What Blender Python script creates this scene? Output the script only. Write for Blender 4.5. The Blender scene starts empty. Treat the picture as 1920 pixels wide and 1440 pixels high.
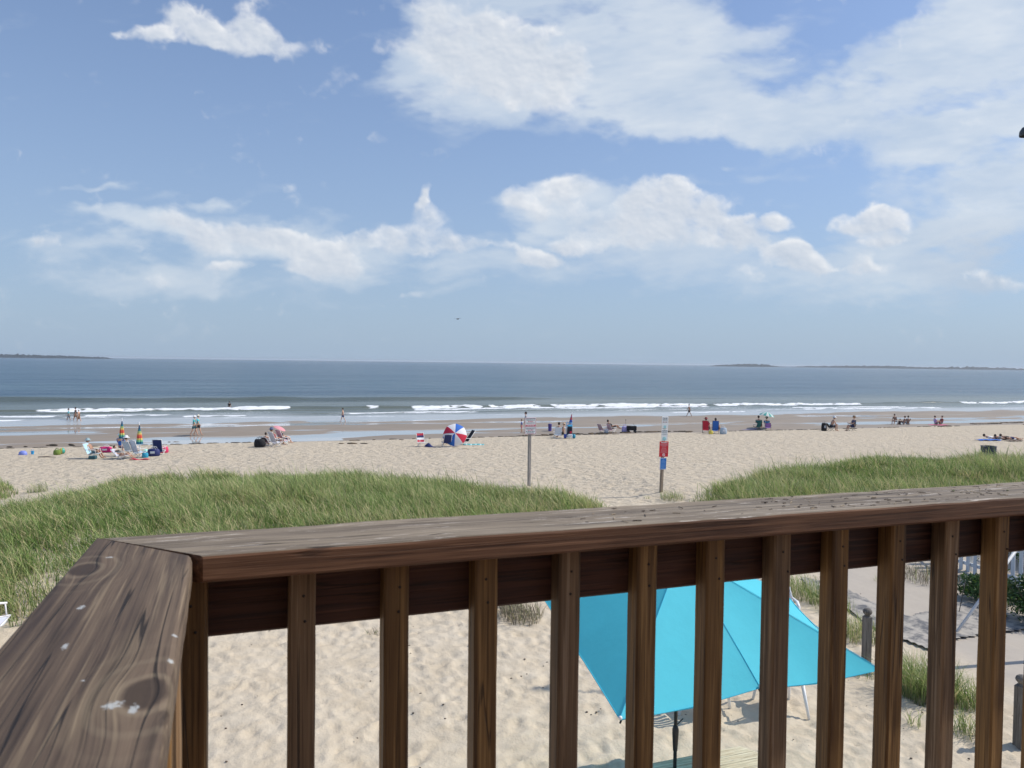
import bpy, math, random
import numpy as np
from mathutils import Vector, Matrix, Euler
random.seed(7); rng = np.random.default_rng(7)
sc = bpy.context.scene
R = math.radians
# ------------------------------------------------------------ camera
CZ = 7.9                                    # camera height above sea level
F = 1386.0
cam_d = bpy.data.cameras.new('camera'); cam = bpy.data.objects.new('camera', cam_d)
sc.collection.objects.link(cam); sc.camera = cam
CM = Matrix.Rotation(R(90-1.67), 3, 'X') @ Matrix.Rotation(R(0.716), 3, 'Z')
cam.matrix_world = Matrix.Translation((0, 0, CZ)) @ CM.to_4x4()
cam_d.sensor_width = 36; cam_d.lens = 36*F/1920
cam_d.clip_start = 0.05; cam_d.clip_end = 80000
cam_d.dof.use_dof = True; cam_d.dof.focus_distance = 6.0; cam_d.dof.aperture_fstop = 14
# ------------------------------------------------------------ light
SUN_AZ, SUN_EL = 79.0, 47.0                 # clockwise from +Y, above the horizon
sd = Vector((math.sin(R(SUN_AZ))*math.cos(R(SUN_EL)), math.cos(R(SUN_AZ))*math.cos(R(SUN_EL)), math.sin(R(SUN_EL))))
sl = bpy.data.lights.new('sun', 'SUN'); sl.energy = 3.8; sl.angle = R(0.53); sl.color = (1, 0.93, 0.82)
so = bpy.data.objects.new('sun', sl); sc.collection.objects.link(so)
so.rotation_euler = sd.to_track_quat('Z', 'Y').to_euler(); so.location = (20, 10, 40)
sc.view_settings.view_transform = 'Standard'; sc.view_settings.look = 'None'
sc.view_settings.exposure = 0.0; sc.view_settings.gamma = 1.0
sc.cycles.use_denoising = True
sc.cycles.max_bounces = 6; sc.cycles.transparent_max_bounces = 6; sc.cycles.volume_bounces = 0
sc.cycles.caustics_reflective = False; sc.cycles.caustics_refractive = False
# ------------------------------------------------------------ node helpers
def setin(n, k, v):
    if hasattr(v, 'is_output'): n.id_data.links.new(v, n.inputs[k])
    else: n.inputs[k].default_value = v
def nd(nt, typ, ins=None, **props):
    n = nt.nodes.new('ShaderNode'+typ)
    for k, v in props.items(): setattr(n, k, v)
    for k, v in (ins or {}).items(): setin(n, k, v)
    return n
def mth(nt, op, a, b=None, c=None, clamp=False):
    n = nd(nt, 'Math', operation=op, use_clamp=clamp); setin(n, 0, a)
    if b is not None: setin(n, 1, b)
    if c is not None: setin(n, 2, c)
    return n.outputs[0]
def mrange(nt, v, a, b, c=0.0, d=1.0, smooth=False):
    n = nd(nt, 'MapRange', {0: v, 1: a, 2: b, 3: c, 4: d}, clamp=True)
    if smooth: n.interpolation_type = 'SMOOTHSTEP'
    return n.outputs[0]
def mixc(nt, f, a, b, bt='MIX'):
    n = nd(nt, 'Mix', data_type='RGBA', blend_type=bt)
    setin(n, 0, f); setin(n, 6, a if hasattr(a, 'is_output') else (*a[:3], 1)); setin(n, 7, b if hasattr(b, 'is_output') else (*b[:3], 1))
    return n.outputs[2]
def mapping(nt, v, scale=(1, 1, 1), loc=(0, 0, 0), rot=(0, 0, 0), vt='POINT'):
    n = nd(nt, 'Mapping', {0: v}, vector_type=vt); n.inputs['Scale'].default_value = scale
    n.inputs['Location'].default_value = loc; n.inputs['Rotation'].default_value = rot
    return n.outputs[0]
def noise(nt, v, s, det=4, ro=0.55, dist=0.0):
    return nd(nt, 'TexNoise', {'Vector': v, 'Scale': s, 'Detail': det, 'Roughness': ro, 'Distortion': dist}).outputs[0]
# ------------------------------------------------------------ sky
def px_dir(px, py):
    return (CM @ Vector(((px-960)/F, -(py-720)/F, -1))).normalized()
W = bpy.data.worlds.new("World"); sc.world = W; W.use_nodes = True
nt = W.node_tree; nt.nodes.clear()
tc = nd(nt, 'TexCoord').outputs['Generated']
sep = nd(nt, 'SeparateXYZ', {0: tc})
el = mth(nt, 'ARCSINE', sep.outputs[2])
sky = nd(nt, 'TexSky', sky_type='NISHITA', sun_disc=False, sun_elevation=R(SUN_EL), sun_rotation=R(SUN_AZ), air_density=1.0, dust_density=1.6, ozone_density=1.4, altitude=0)
SKYK = 0.115
skyc = nd(nt, 'VectorMath', {0: sky.outputs[0], 1: (SKYK*.78, SKYK*.95, SKYK*1.24)}, operation='MULTIPLY').outputs[0]
# sea air whitens the low sky
hz = mrange(nt, el, 0.0, .55, 1.0, 0.0)
skyc = mixc(nt, mth(nt, 'MULTIPLY_ADD', mth(nt, 'POWER', hz, 1.6), .62, .22), skyc, (.41, .535, .695))
bgn = nd(nt, 'Background', {0: skyc, 1: 1.0})
nt.links.new(bgn.outputs[0], nd(nt, 'OutputWorld').inputs[0])
# ------------------------------------------------------------ frame of the shore: s along it, t out to sea
TH = R(19.8); CT, ST = math.cos(TH), math.sin(TH)
def st2w(s, t): return (s*CT - t*ST, s*ST + t*CT)
def w2st(x, y): return (x*CT + y*ST, -x*ST + y*CT)
_tab = rng.random((256, 256))
def vn(x, y):
    xi = np.floor(x).astype(int); yi = np.floor(y).astype(int); fx = x-xi; fy = y-yi
    fx = fx*fx*(3-2*fx); fy = fy*fy*(3-2*fy)
    a = _tab[xi & 255, yi & 255]; b = _tab[(xi+1) & 255, yi & 255]; c = _tab[xi & 255, (yi+1) & 255]; d = _tab[(xi+1) & 255, (yi+1) & 255]
    return (a*(1-fx)+b*fx)*(1-fy)+(c*(1-fx)+d*fx)*fy
def fb(x, y, o=4):
    v = 0; a = .5; q = 0
    for k in range(o):
        v = v+a*vn(x*2**k+17.3*k, y*2**k+9.1*k); q += a; a *= .5
    return v/q-.5
PT = [-3000, -40, 0, 9, 13, 18, 22, 27, 33, 46, 51, 58, 62, 65, 70, 75, 84, 92, 99, 106, 120, 160, 400, 5000]
PZ = [-4.4, -4.6, -4.9, -4.9, -4.8, -4.62, -4.72, -4.95, -5.15, -5.7, -5.87, -6.22, -6.58, -6.74, -6.76, -6.80, -7.2, -7.6, -7.98, -8.2, -8.6, -10, -22, -40]
def H(s, t):
    s = np.asarray(s, float); t = np.asarray(t, float)
    z = np.interp(t, PT, PZ)
    dry = np.clip((62-t)/6, 0, 1); wet = np.clip((t-61)/3, 0, 1)*np.clip((108-t)/6, 0, 1)
    z = z+dry*(fb(s/9, t/7, 3)*.22+fb(s/1.7, t/1.4, 2)*.07)*np.clip((t+3)/6, .3, 1)
    z = z+dry*np.clip((t-13)/3, 0, 1)*np.clip((31-t)/6, 0, 1)*(.35+fb(s/6+5, t/5, 2)*.5)*np.clip(np.abs(s-12.3-.12*(t-22))/2.2-.35, 0, 1)
    off = np.interp(t, [59, 62, 64.5, 66, 70, 73, 78, 84, 90, 94, 99, 103], [.52, .32, .07, -.05, -.06, .035, .045, .04, .03, -.03, -.12, -.3])
    off = off*.70-.006+fb(s/17+3, t/3.6+2, 4)*.80+fb(s/5+1, t/1.6+7, 3)*.22+fb(s/6+1, t/1.8+7, 3)*.16+fb(s/60+9, t/9+5, 3)*.20+fb(s/5+8, t/1.6, 3)*.05
    m = np.clip((t-60.5)/3, 0, 1)*np.clip((104-t)/4, 0, 1)
    z = z*(1-m)+(film(s, t)-CZ+off)*m
    return z+CZ
def film(s, t):      # thin sheet of water draining over the flat: a smooth plane down to sea level
    return np.interp(t, [60, 66, 72, 80, 90, 97, 101], [-6.70, -6.71, -6.86, -7.12, -7.55, -7.86, -7.95])+CZ
def on_plane(px, py, z):     # z relative to the camera
    d = px_dir(px, py); k = z/d.z
    return Vector((d.x*k, d.y*k, CZ+z))
def ground(px, py, dz=0.0):
    d = px_dir(px, py); z = -5.5
    for _ in range(40):
        k = z/d.z; s, t = w2st(d.x*k, d.y*k); z = .5*z+.5*(float(H(s, t))-CZ)
    return Vector((d.x*k, d.y*k, CZ+z+dz))
def hz_at(x, y):
    s, t = w2st(x, y); return float(H(s, t))
# ------------------------------------------------------------ object helpers
def link(o): sc.collection.objects.link(o); return o
def tag(o, label=None, cat=None, group=None, kind=None):
    for k, v in (('label', label), ('category', cat), ('group', group), ('kind', kind)):
        if v: o[k] = v
    return o
def empty(name, loc, rz, label, cat, group=None):
    o = link(bpy.data.objects.new(name, None)); o.location = loc; o.rotation_euler = (0, 0, rz); o.empty_display_size = .1
    return tag(o, label, cat, group)
class MB:
    def __init__(s): s.v = []; s.f = []; s.m = []; s.sm = []
    def add(s, vs, fs, m=0, smooth=False, M=None):
        b = len(s.v)
        for p in vs:
            p = Vector(p); s.v.append(M @ p if M else p)
        for f in fs: s.f.append([i+b for i in f]); s.m.append(m); s.sm.append(smooth)
        return s
    def box(s, c, d, m=0, rot=None, bev=0.0):
        x, y, z = d[0]/2, d[1]/2, d[2]/2
        M = Matrix.Translation(c) @ (Euler(rot).to_matrix().to_4x4() if rot else Matrix())
        if bev <= 0:
            vs = [(i*x, j*y, k*z) for i in (-1, 1) for j in (-1, 1) for k in (-1, 1)]
            return s.add(vs, [(0, 1, 3, 2), (4, 6, 7, 5), (0, 4, 5, 1), (2, 3, 7, 6), (0, 2, 6, 4), (1, 5, 7, 3)], m, False, M)
        b = min(bev, x*.9, y*.9, z*.9); vs = []; idx = {}
        for i in (-1, 1):
            for j in (-1, 1):
                for k in (-1, 1):
                    for a in range(3):
                        p = [i*(x-b), j*(y-b), k*(z-b)]; p[a] = (i*x, j*y, k*z)[a]
                        idx[(i, j, k, a)] = len(vs); vs.append(p)
        fs = []
        for a in range(3):
            o1, o2 = [q for q in range(3) if q != a]
            for sg in (-1, 1):
                q = []
                for (e1, e2) in ((-1, -1), (1, -1), (1, 1), (-1, 1)):
                    c3 = [0, 0, 0]; c3[a] = sg; c3[o1] = e1; c3[o2] = e2; q.append(idx[(*c3, a)])
                fs.append(q if (sg > 0) != (a == 1) else q[::-1])
        for a in range(3):
            o1, o2 = [q for q in range(3) if q != a]
            for e1 in (-1, 1):
                for e2 in (-1, 1):
                    def g(sv, ax):
                        c3 = [0, 0, 0]; c3[a] = sv; c3[o1] = e1; c3[o2] = e2; return idx[(*c3, ax)]
                    q = [g(-1, o1), g(1, o1), g(1, o2), g(-1, o2)]
                    fs.append(q if (e1*e2 > 0) != (a == 1) else q[::-1])
        for (i, j, k) in [(i, j, k) for i in (-1, 1) for j in (-1, 1) for k in (-1, 1)]:
            q = [idx[(i, j, k, a)] for a in range(3)]; fs.append(q if i*j*k > 0 else q[::-1])
        return s.add(vs, fs, m, False, M)
    def tube(s, pts, r, n=8, m=0, cap=True, sy=1.0):
        pts = [Vector(p) for p in pts]; rr = r if isinstance(r, (list, tuple)) else [r]*len(pts)
        vs = []; fs = []; up = None
        for i, p in enumerate(pts):
            d = (pts[min(i+1, len(pts)-1)]-pts[max(i-1, 0)])
            d = d.normalized() if d.length > 1e-9 else Vector((0, 0, 1))
            if up is None: up = Vector((0, 0, 1)) if abs(d.z) < .9 else Vector((0, 1, 0))
            a = d.cross(up).normalized(); b = a.cross(d).normalized(); up = b
            for k in range(n):
                t = 2*math.pi*k/n; vs.append(p+(a*math.cos(t)*sy+b*math.sin(t))*rr[i])
        for i in range(len(pts)-1):
            for k in range(n):
                fs.append((i*n+k, i*n+(k+1) % n, (i+1)*n+(k+1) % n, (i+1)*n+k))
        if cap: fs.append(tuple(range(n))[::-1]); fs.append(tuple((len(pts)-1)*n+k for k in range(n)))
        return s.add(vs, fs, m, n > 5)
    def lathe(s, prof, c=(0, 0, 0), n=20, m=0, M=None, wob=None, mats=None):
        vs = []; fs = []; ms = []
        for i, (r, z) in enumerate(prof):
            for k in range(n):
                t = 2*math.pi*k/n; q = r*(1+(wob(i, k, n) if wob else 0)); vs.append((c[0]+q*math.cos(t), c[1]+q*math.sin(t), c[2]+z))
        b = len(s.f)
        for i in range(len(prof)-1):
            for k in range(n):
                fs.append((i*n+k, i*n+(k+1) % n, (i+1)*n+(k+1) % n, (i+1)*n+k)); ms.append(mats(i, k) if mats else m)
        s.add(vs, fs, m, True, M)
        for i, q in enumerate(ms): s.m[b+i] = q
        return s
    def ball(s, c, r, m=0, n=12, M=None):
        r = (r, r, r) if not isinstance(r, (tuple, list)) else r
        prof = [(math.sin(math.pi*i/8)+(1e-4 if i in (0, 8) else 0), -math.cos(math.pi*i/8)) for i in range(9)]
        T = Matrix.Translation(c) @ Matrix.Diagonal((r[0], r[1], r[2], 1))
        return s.lathe(prof, n=n, m=m, M=(M @ T if M else T))
    def prism(s, poly, z0, z1, m=0, M=None):
        n = len(poly)
        vs = [(p[0], p[1], z0) for p in poly]+[(p[0], p[1], z1) for p in poly]
        return s.add(vs, [tuple(range(n))[::-1], tuple(range(n, 2*n))]+[(i, (i+1) % n, n+(i+1) % n, n+i) for i in range(n)], m, False, M)
    def sheet(s, fn, nu, nv, m=0, th=0.0, mats=None):
        g = [[Vector(fn(u/nu, v/nv)) for v in range(nv+1)] for u in range(nu+1)]
        vs = [p for r in g for p in r]; fs = [(u*(nv+1)+v, (u+1)*(nv+1)+v, (u+1)*(nv+1)+v+1, u*(nv+1)+v+1) for u in range(nu) for v in range(nv)]
        s.add(vs, fs, m, True)
        if th:
            nrm = (g[-1][0]-g[0][0]).cross(g[0][-1]-g[0][0]).normalized()*th
            s.add([p-nrm for p in vs], [f[::-1] for f in fs], m, True)
        return s
    def mesh(s, name, mats):
        me = bpy.data.meshes.new(name); me.from_pydata([tuple(p) for p in s.v], [], s.f)
        for m in (mats if isinstance(mats, (list, tuple)) else [mats]): me.materials.append(m)
        me.polygons.foreach_set('material_index', s.m); me.polygons.foreach_set('use_smooth', s.sm); me.update(); return me
    def obj(s, name, mats, parent=None, loc=(0, 0, 0), rot=(0, 0, 0), label=None):
        o = link(bpy.data.objects.new(name, s.mesh(name, mats))); o.location = loc; o.rotation_euler = rot
        if parent: o.parent = parent
        if label and parent: o['label'] = label
        return o
def np_mesh(name, V, Q, mat, smooth=True, attrs=None):
    me = bpy.data.meshes.new(name); nv = len(V); nf = len(Q)
    me.vertices.add(nv); me.vertices.foreach_set('co', V.astype('f').ravel())
    me.loops.add(nf*4); me.loops.foreach_set('vertex_index', Q.astype('i').ravel())
    me.polygons.add(nf); me.polygons.foreach_set('loop_start', np.arange(0, nf*4, 4, dtype='i'))
    me.polygons.foreach_set('use_smooth', np.full(nf, smooth)); me.update(calc_edges=True)
    for k, (typ, arr) in (attrs or {}).items():
        a = me.attributes.new(k, typ, 'POINT'); a.data.foreach_set('value' if typ == 'FLOAT' else 'color', arr.astype('f').ravel())
    me.materials.append(mat); return link(bpy.data.objects.new(name, me))
def in_poly(x, y, poly):
    r = np.zeros(len(x), bool); n = len(poly)
    for i in range(n):
        x0, y0 = poly[i]; x1, y1 = poly[(i+1) % n]
        c = ((y0 > y) != (y1 > y)) & (x < (x1-x0)*(y-y0)/(y1-y0+1e-12)+x0); r ^= c
    return r
def edge_dist(x, y, poly):
    d = np.full(len(x), 1e9); n = len(poly)
    for i in range(n):
        a = np.array(poly[i]); e = np.array(poly[(i+1) % n])-a; L = (e@e)+1e-9
        k = np.clip(((x-a[0])*e[0]+(y-a[1])*e[1])/L, 0, 1); d = np.minimum(d, np.hypot(x-a[0]-k*e[0], y-a[1]-k*e[1]))
    return d
def grid_faces(ns, nt_):
    i = np.arange(ns-1)[:, None]*nt_+np.arange(nt_-1)[None, :]
    return np.stack([i, i+nt_, i+nt_+1, i+1], -1).reshape(-1, 4)
# ------------------------------------------------------------ materials
_mc = {}
def newmat(name):
    m = bpy.data.materials.new(name); m.use_nodes = True; m.node_tree.nodes.clear(); return m, m.node_tree
def finish(nt, bsdf):
    nt.links.new(bsdf, nd(nt, 'OutputMaterial').inputs[0])
def P(col, rough=.6, var=.12, scale=12.0, bump=.0, metal=0.0, name='paint', transl=0.0, spec=.5):
    key = (tuple(col), rough, var, scale, bump, metal, transl, spec)
    if key in _mc: return _mc[key]
    m, t = newmat(name); oc = nd(t, 'TexCoord').outputs['Object']
    n = noise(t, oc, scale, 5, .6)
    c = mixc(t, n, tuple(x*(1-var) for x in col), tuple(min(1, x*(1+var)) for x in col))
    b = nd(t, 'BsdfPrincipled', {'Base Color': c, 'Roughness': rough, 'Metallic': metal, 'Specular IOR Level': spec})
    if bump:
        bn = nd(t, 'Bump', {'Height': noise(t, oc, scale*4, 4, .6), 'Strength': bump, 'Distance': .01}); t.links.new(bn.outputs[0], b.inputs['Normal'])
    out = b.outputs[0]
    if transl:
        tr = nd(t, 'BsdfTranslucent', {0: c}); mx = nd(t, 'MixShader', {0: transl}); t.links.new(out, mx.inputs[1]); t.links.new(tr.outputs[0], mx.inputs[2]); out = mx.outputs[0]
    finish(t, out); _mc[key] = m; return m
def wood(name, axis, c_dark, c_mid, c_light, crack=1.0, knots=(), stain=None, grain=1.0, rough=.75, spots=()):
    """boards: grain runs along the object's own axis; knots bend the grain lines round them"""
    m, t = newmat(name); tcn = nd(t, 'TexCoord'); oc = tcn.outputs['Object']
    rnd = nd(t, 'ObjectInfo').outputs['Random']
    sh = nd(t, 'CombineXYZ', {0: mth(t, 'MULTIPLY', rnd, 7.0), 1: mth(t, 'MULTIPLY', rnd, 3.0), 2: mth(t, 'MULTIPLY', rnd, 5.0)}).outputs[0]
    if knots: base = oc
    else: base = nd(t, 'VectorMath', {0: oc, 1: sh}, operation='ADD').outputs[0]
    kmask = None
    if knots:
        sp = nd(t, 'SeparateXYZ', {0: base}); ysum = sp.outputs[1]
        for (kx, ky, kr) in knots:
            dx = mth(t, 'DIVIDE', mth(t, 'SUBTRACT', sp.outputs[0], kx), kr*1.7); dy = mth(t, 'DIVIDE', mth(t, 'SUBTRACT', sp.outputs[1], ky), kr)
            r2 = mth(t, 'ADD', mth(t, 'MULTIPLY', dx, dx), mth(t, 'MULTIPLY', dy, dy))
            g = mth(t, 'EXPONENT', mth(t, 'MULTIPLY', r2, -.35))
            ysum = mth(t, 'ADD', ysum, mth(t, 'MULTIPLY', mth(t, 'MULTIPLY', g, dy), -kr*.75))
            km = mrange(t, mth(t, 'ADD', r2, mth(t, 'MULTIPLY', noise(t, base, 60, 3), .35)), .75, 1.15, 1.0, 0.0)
            kmask = km if kmask is None else mth(t, 'MAXIMUM', kmask, km)
        base = nd(t, 'CombineXYZ', {0: sp.outputs[0], 1: ysum, 2: sp.outputs[2]}).outputs[0]
    def stretch(along, across):
        s = [across]*3; s['xyz'.index(axis)] = along; return tuple(s)
    lw = noise(t, mapping(t, base, stretch(1.2, 9)), 1.0, 3, .5)
    rings = noise(t, mapping(t, base, stretch(1.1, 60*grain)), 1.0, 4, .6, .25)
    fine = noise(t, mapping(t, base, stretch(7, 420)), 1.0, 3, .6)
    big = noise(t, mapping(t, oc, stretch(2.0, 8)), 1.0, 4, .6)
    f = mth(t, 'ADD', mth(t, 'MULTIPLY', rings, .55), mth(t, 'ADD', mth(t, 'MULTIPLY', lw, .25), mth(t, 'MULTIPLY', fine, .2)))
    f = mrange(t, f, .40, .60)
    c = mixc(t, f, c_dark, c_mid)
    c = mixc(t, mrange(t, big, .52, .85), c, c_light)
    c = mixc(t, mrange(t, mth(t, 'FRACT', mth(t, 'MULTIPLY', rnd, 13.0)), 0, 1, 0, .32 if not knots else 0.0), c, tuple(x*.8 for x in c_dark))
    ck = noise(t, mapping(t, base, stretch(.9, 36), (.3, .7, .1)), 1.0, 2, .45)
    ckm = mth(t, 'MULTIPLY', mrange(t, mth(t, 'ABSOLUTE', mth(t, 'SUBTRACT', ck, .5)), .003, .010, 1.0, 0.0), mrange(t, noise(t, mapping(t, oc, stretch(3, 10), (2, 2, 2)), 1.0, 2), .42, .50))
    ckm = mth(t, 'MULTIPLY', ckm, crack)
    c = mixc(t, mth(t, 'MULTIPLY', ckm, .85), c, (.012, .009, .008))  # shade inside the cracks is put into the colour
    sk_ = noise(t, mapping(t, base, stretch(3.2, 150), (.9, .2, .4)), 1.0, 3, .6)
    c = mixc(t, mth(t, 'MULTIPLY', mrange(t, sk_, .56, .66), .60), c, tuple(x*.35 for x in c_dark))
    c = mixc(t, mth(t, 'MULTIPLY', mrange(t, sk_, .34, .44, 1.0, 0.0), .34), c, tuple(min(1, x*1.45) for x in c_light))
    if kmask is not None:
        rg = nd(t, 'TexNoise', {'Vector': mapping(t, base, stretch(20, 60)), 'Scale': 1.0, 'Detail': 4.0}).outputs[0]
        c = mixc(t, mth(t, 'MULTIPLY', kmask, .85), c, mixc(t, rg, (.018, .012, .009), (.075, .05, .035)))
    if stain:
        sm = mrange(t, noise(t, mapping(t, oc, stretch(*stain[3]), (5, 5, 5)), 1.0, 5, .7), stain[0], stain[0]+.04)
        c = mixc(t, mth(t, 'MULTIPLY', sm, stain[2]), c, stain[1])
    if kmask is not None:                     # pale rings of sapwood round the knots
        for (kx, ky, kr) in knots:
            dx = mth(t, 'DIVIDE', mth(t, 'SUBTRACT', sp.outputs[0], kx), kr*2.6); dy = mth(t, 'DIVIDE', mth(t, 'SUBTRACT', sp.outputs[1], ky), kr*1.5)
            rr_ = mth(t, 'SQRT', mth(t, 'ADD', mth(t, 'MULTIPLY', dx, dx), mth(t, 'MULTIPLY', dy, dy)))
            rw = mth(t, 'SINE', mth(t, 'ADD', mth(t, 'MULTIPLY', rr_, 9.0), mth(t, 'MULTIPLY', noise(t, oc, 30, 3), 2.5)))
            c = mixc(t, mth(t, 'MULTIPLY', mrange(t, rw, .2, 1.0, 0, .28), mth(t, 'MULTIPLY', mrange(t, rr_, .5, .7), mrange(t, rr_, .9, 2.4, 1.0, 0.0))), c, (.30, .24, .16))
    for (sx, sy, rx, ry) in spots:            # flakes of old white paint
        spp = nd(t, 'SeparateXYZ', {0: oc}); dx = mth(t, 'DIVIDE', mth(t, 'SUBTRACT', spp.outputs[0], sx), rx); dy = mth(t, 'DIVIDE', mth(t, 'SUBTRACT', spp.outputs[1], sy), ry)
        q2 = mth(t, 'ADD', mth(t, 'ADD', mth(t, 'MULTIPLY', dx, dx), mth(t, 'MULTIPLY', dy, dy)), mth(t, 'MULTIPLY', mth(t, 'SUBTRACT', noise(t, oc, 260, 5, .75), .5), 5.0))
        c = mixc(t, mrange(t, q2, .2, .8, .70, 0.0), c, (.52, .55, .55))
    hgt = mth(t, 'SUBTRACT', mth(t, 'ADD', mth(t, 'MULTIPLY', rings, .5), mth(t, 'ADD', mth(t, 'MULTIPLY', fine, .35), mth(t, 'MULTIPLY', sk_, -.5))), mth(t, 'MULTIPLY', ckm, 1.2))
    bn = nd(t, 'Bump', {'Height': hgt, 'Strength': .55, 'Distance': .0022})
    b = nd(t, 'BsdfPrincipled', {'Base Color': c, 'Roughness': mrange(t, f, 0, 1, rough-.1, rough+.12), 'Specular IOR Level': .35, 'Normal': bn.outputs[0]})
    finish(t, b.outputs[0]); return m
def sand_mat():
    m, t = newmat('sand'); oc = nd(t, 'TexCoord').outputs['Object']
    wet = nd(t, 'Attribute', attribute_name='wet').outputs['Fac']
    n1 = noise(t, oc, .35, 4, .6); n2 = noise(t, mapping(t, oc, (1, 1.0, 1)), 2.4, 5, .6); n3 = noise(t, oc, 90, 2, .6)
    c = mixc(t, n1, (.52, .435, .32), (.59, .505, .385))
    c = mixc(t, mrange(t, n2, .35, .7), c, (.60, .525, .415)); c = mixc(t, mth(t, 'MULTIPLY', mrange(t, noise(t, mapping(t, oc, (3.2, 4.5, 1)), 1.0, 4, .65), .52, .66), .35), c, (.42, .355, .27))  # darker mottling painted in for the shade of small dents
    c = mixc(t, mth(t, 'MULTIPLY', mrange(t, n3, .62, .74), .35), c, (.22, .18, .14))
    spk = mrange(t, nd(t, 'TexVoronoi', {'Vector': oc, 'Scale': 5.5}).outputs[0], .035, .05, .8, 0.0)
    c = mixc(t, mth(t, 'MULTIPLY', spk, mrange(t, n2, .5, .6)), c, (.07, .05, .035))
    wc = mixc(t, noise(t, mapping(t, oc, (.25, 1.5, 1)), 1.0, 4), (.235, .19, .145), (.32, .265, .205))
    c = mixc(t, wet, c, wc)
    path = nd(t, 'Attribute', attribute_name='path').outputs['Fac']
    c = mixc(t, mth(t, 'MULTIPLY', path, .75), c, mixc(t, noise(t, mapping(t, oc, (2.4, .5, 1), rot=(0, 0, .9)), 1.0, 5, .65), (.37, .34, .31), (.50, .45, .39)))
    dry = mth(t, 'MULTIPLY', mth(t, 'SUBTRACT', 1.0, wet), mth(t, 'MULTIPLY_ADD', path, -.7, 1.0))
    h = mth(t, 'ADD', mth(t, 'MULTIPLY', n2, 1.0), mth(t, 'MULTIPLY', noise(t, oc, 9, 4, .6), .42))
    v = nd(t, 'TexVoronoi', {'Vector': nd(t, 'VectorMath', {0: oc, 1: nd(t, 'TexNoise', {'Vector': oc, 'Scale': 1.5}).outputs['Color']}, operation='ADD').outputs[0], 'Scale': 2.1}, feature='SMOOTH_F1').outputs[0]
    h = mth(t, 'ADD', h, mth(t, 'MULTIPLY', v, .8))
    bn = nd(t, 'Bump', {'Height': h, 'Strength': mth(t, 'MULTIPLY', dry, mrange(t, nd(t, 'SeparateXYZ', {0: oc}).outputs[1], 13, 26, .25, .85)), 'Distance': .22})
    bf = nd(t, 'Bump', {'Height': n3, 'Strength': .25, 'Distance': .006, 'Normal': bn.outputs[0]})
    b = nd(t, 'BsdfPrincipled', {'Base Color': c, 'Roughness': mrange(t, wet, 0, 1, .95, .62), 'Specular IOR Level': mrange(t, wet, 0, 1, .1, .5), 'Normal': bf.outputs[0]})
    finish(t, b.outputs[0]); return m
def water_mat(far=True):
    m, t = newmat('sea_water' if far else 'shallow_water'); oc = nd(t, 'TexCoord').outputs['Object']
    foam = nd(t, 'Attribute', attribute_name='foam').outputs['Fac']; sh = nd(t, 'Attribute', attribute_name='shallow').outputs['Fac']
    if far:
        deep = mixc(t, mrange(t, noise(t, mapping(t, oc, (.006, .03, 1)), 1.0, 5), .35, .65), (.020, .060, .100), (.060, .115, .150))
        c = mixc(t, sh, deep, (.13, .15, .125))
        c = mixc(t, nd(t, 'Attribute', attribute_name='swash').outputs['Fac'], c, (.44, .46, .46))  # paler base colour stands in for sky mirrored in the thin wash
        w1 = noise(t, mapping(t, oc, (.10, .32, 1)), 1.0, 4, .6, .3); w2 = noise(t, mapping(t, oc, (.7, 1.5, 1)), 1.0, 4, .65, .2)
        w3 = noise(t, mapping(t, oc, (.012, .05, 1)), 1.0, 3, .6)
        h = mth(t, 'ADD', mth(t, 'MULTIPLY', w1, .9), mth(t, 'ADD', mth(t, 'MULTIPLY', w2, .45), mth(t, 'MULTIPLY', w3, 4.0)))
        bn = nd(t, 'Bump', {'Height': h, 'Strength': mrange(t, sh, 0, 1, 1.0, .45), 'Distance': .9})
        ro = .22
    else:
        c = mixc(t, noise(t, oc, .5, 3), (.46, .46, .45), (.52, .52, .50))  # pale base colour helps imitate the bright sky mirrored in the pools
        bn = nd(t, 'Bump', {'Height': noise(t, mapping(t, oc, (.8, 2, 1)), 1.2, 4), 'Strength': .12, 'Distance': .02}); ro = .05
    fn = noise(t, mapping(t, oc, (.5, 1.6, 1)), 2.2, 6, .7)
    fm = mrange(t, mth(t, 'ADD', foam, mth(t, 'MULTIPLY', mth(t, 'SUBTRACT', fn, .5), .8)), .40, .60)
    fm = mth(t, 'MULTIPLY', fm, mrange(t, foam, .02, .12))
    b = nd(t, 'BsdfPrincipled', {'Base Color': c, 'Roughness': ro, 'IOR': 1.34 if far else 1.8, 'Normal': bn.outputs[0]})
    fo = nd(t, 'BsdfPrincipled', {'Base Color': mixc(t, fn, (.72, .75, .77), (.9, .91, .92)), 'Roughness': .8})
    mx = nd(t, 'MixShader', {0: fm}); t.links.new(b.outputs[0], mx.inputs[1]); t.links.new(fo.outputs[0], mx.inputs[2])
    finish(t, mx.outputs[0]); return m
def leaf_mat(name='grass_blades', tr=.35, rough=.5):
    m, t = newmat(name); c = nd(t, 'Attribute', attribute_name='col').outputs['Color']
    b = nd(t, 'BsdfPrincipled', {'Base Color': c, 'Roughness': rough, 'Specular IOR Level': .35})
    tl = nd(t, 'BsdfTranslucent', {0: c}); mx = nd(t, 'MixShader', {0: tr}); t.links.new(b.outputs[0], mx.inputs[1]); t.links.new(tl.outputs[0], mx.inputs[2])
    finish(t, mx.outputs[0]); return m
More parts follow.
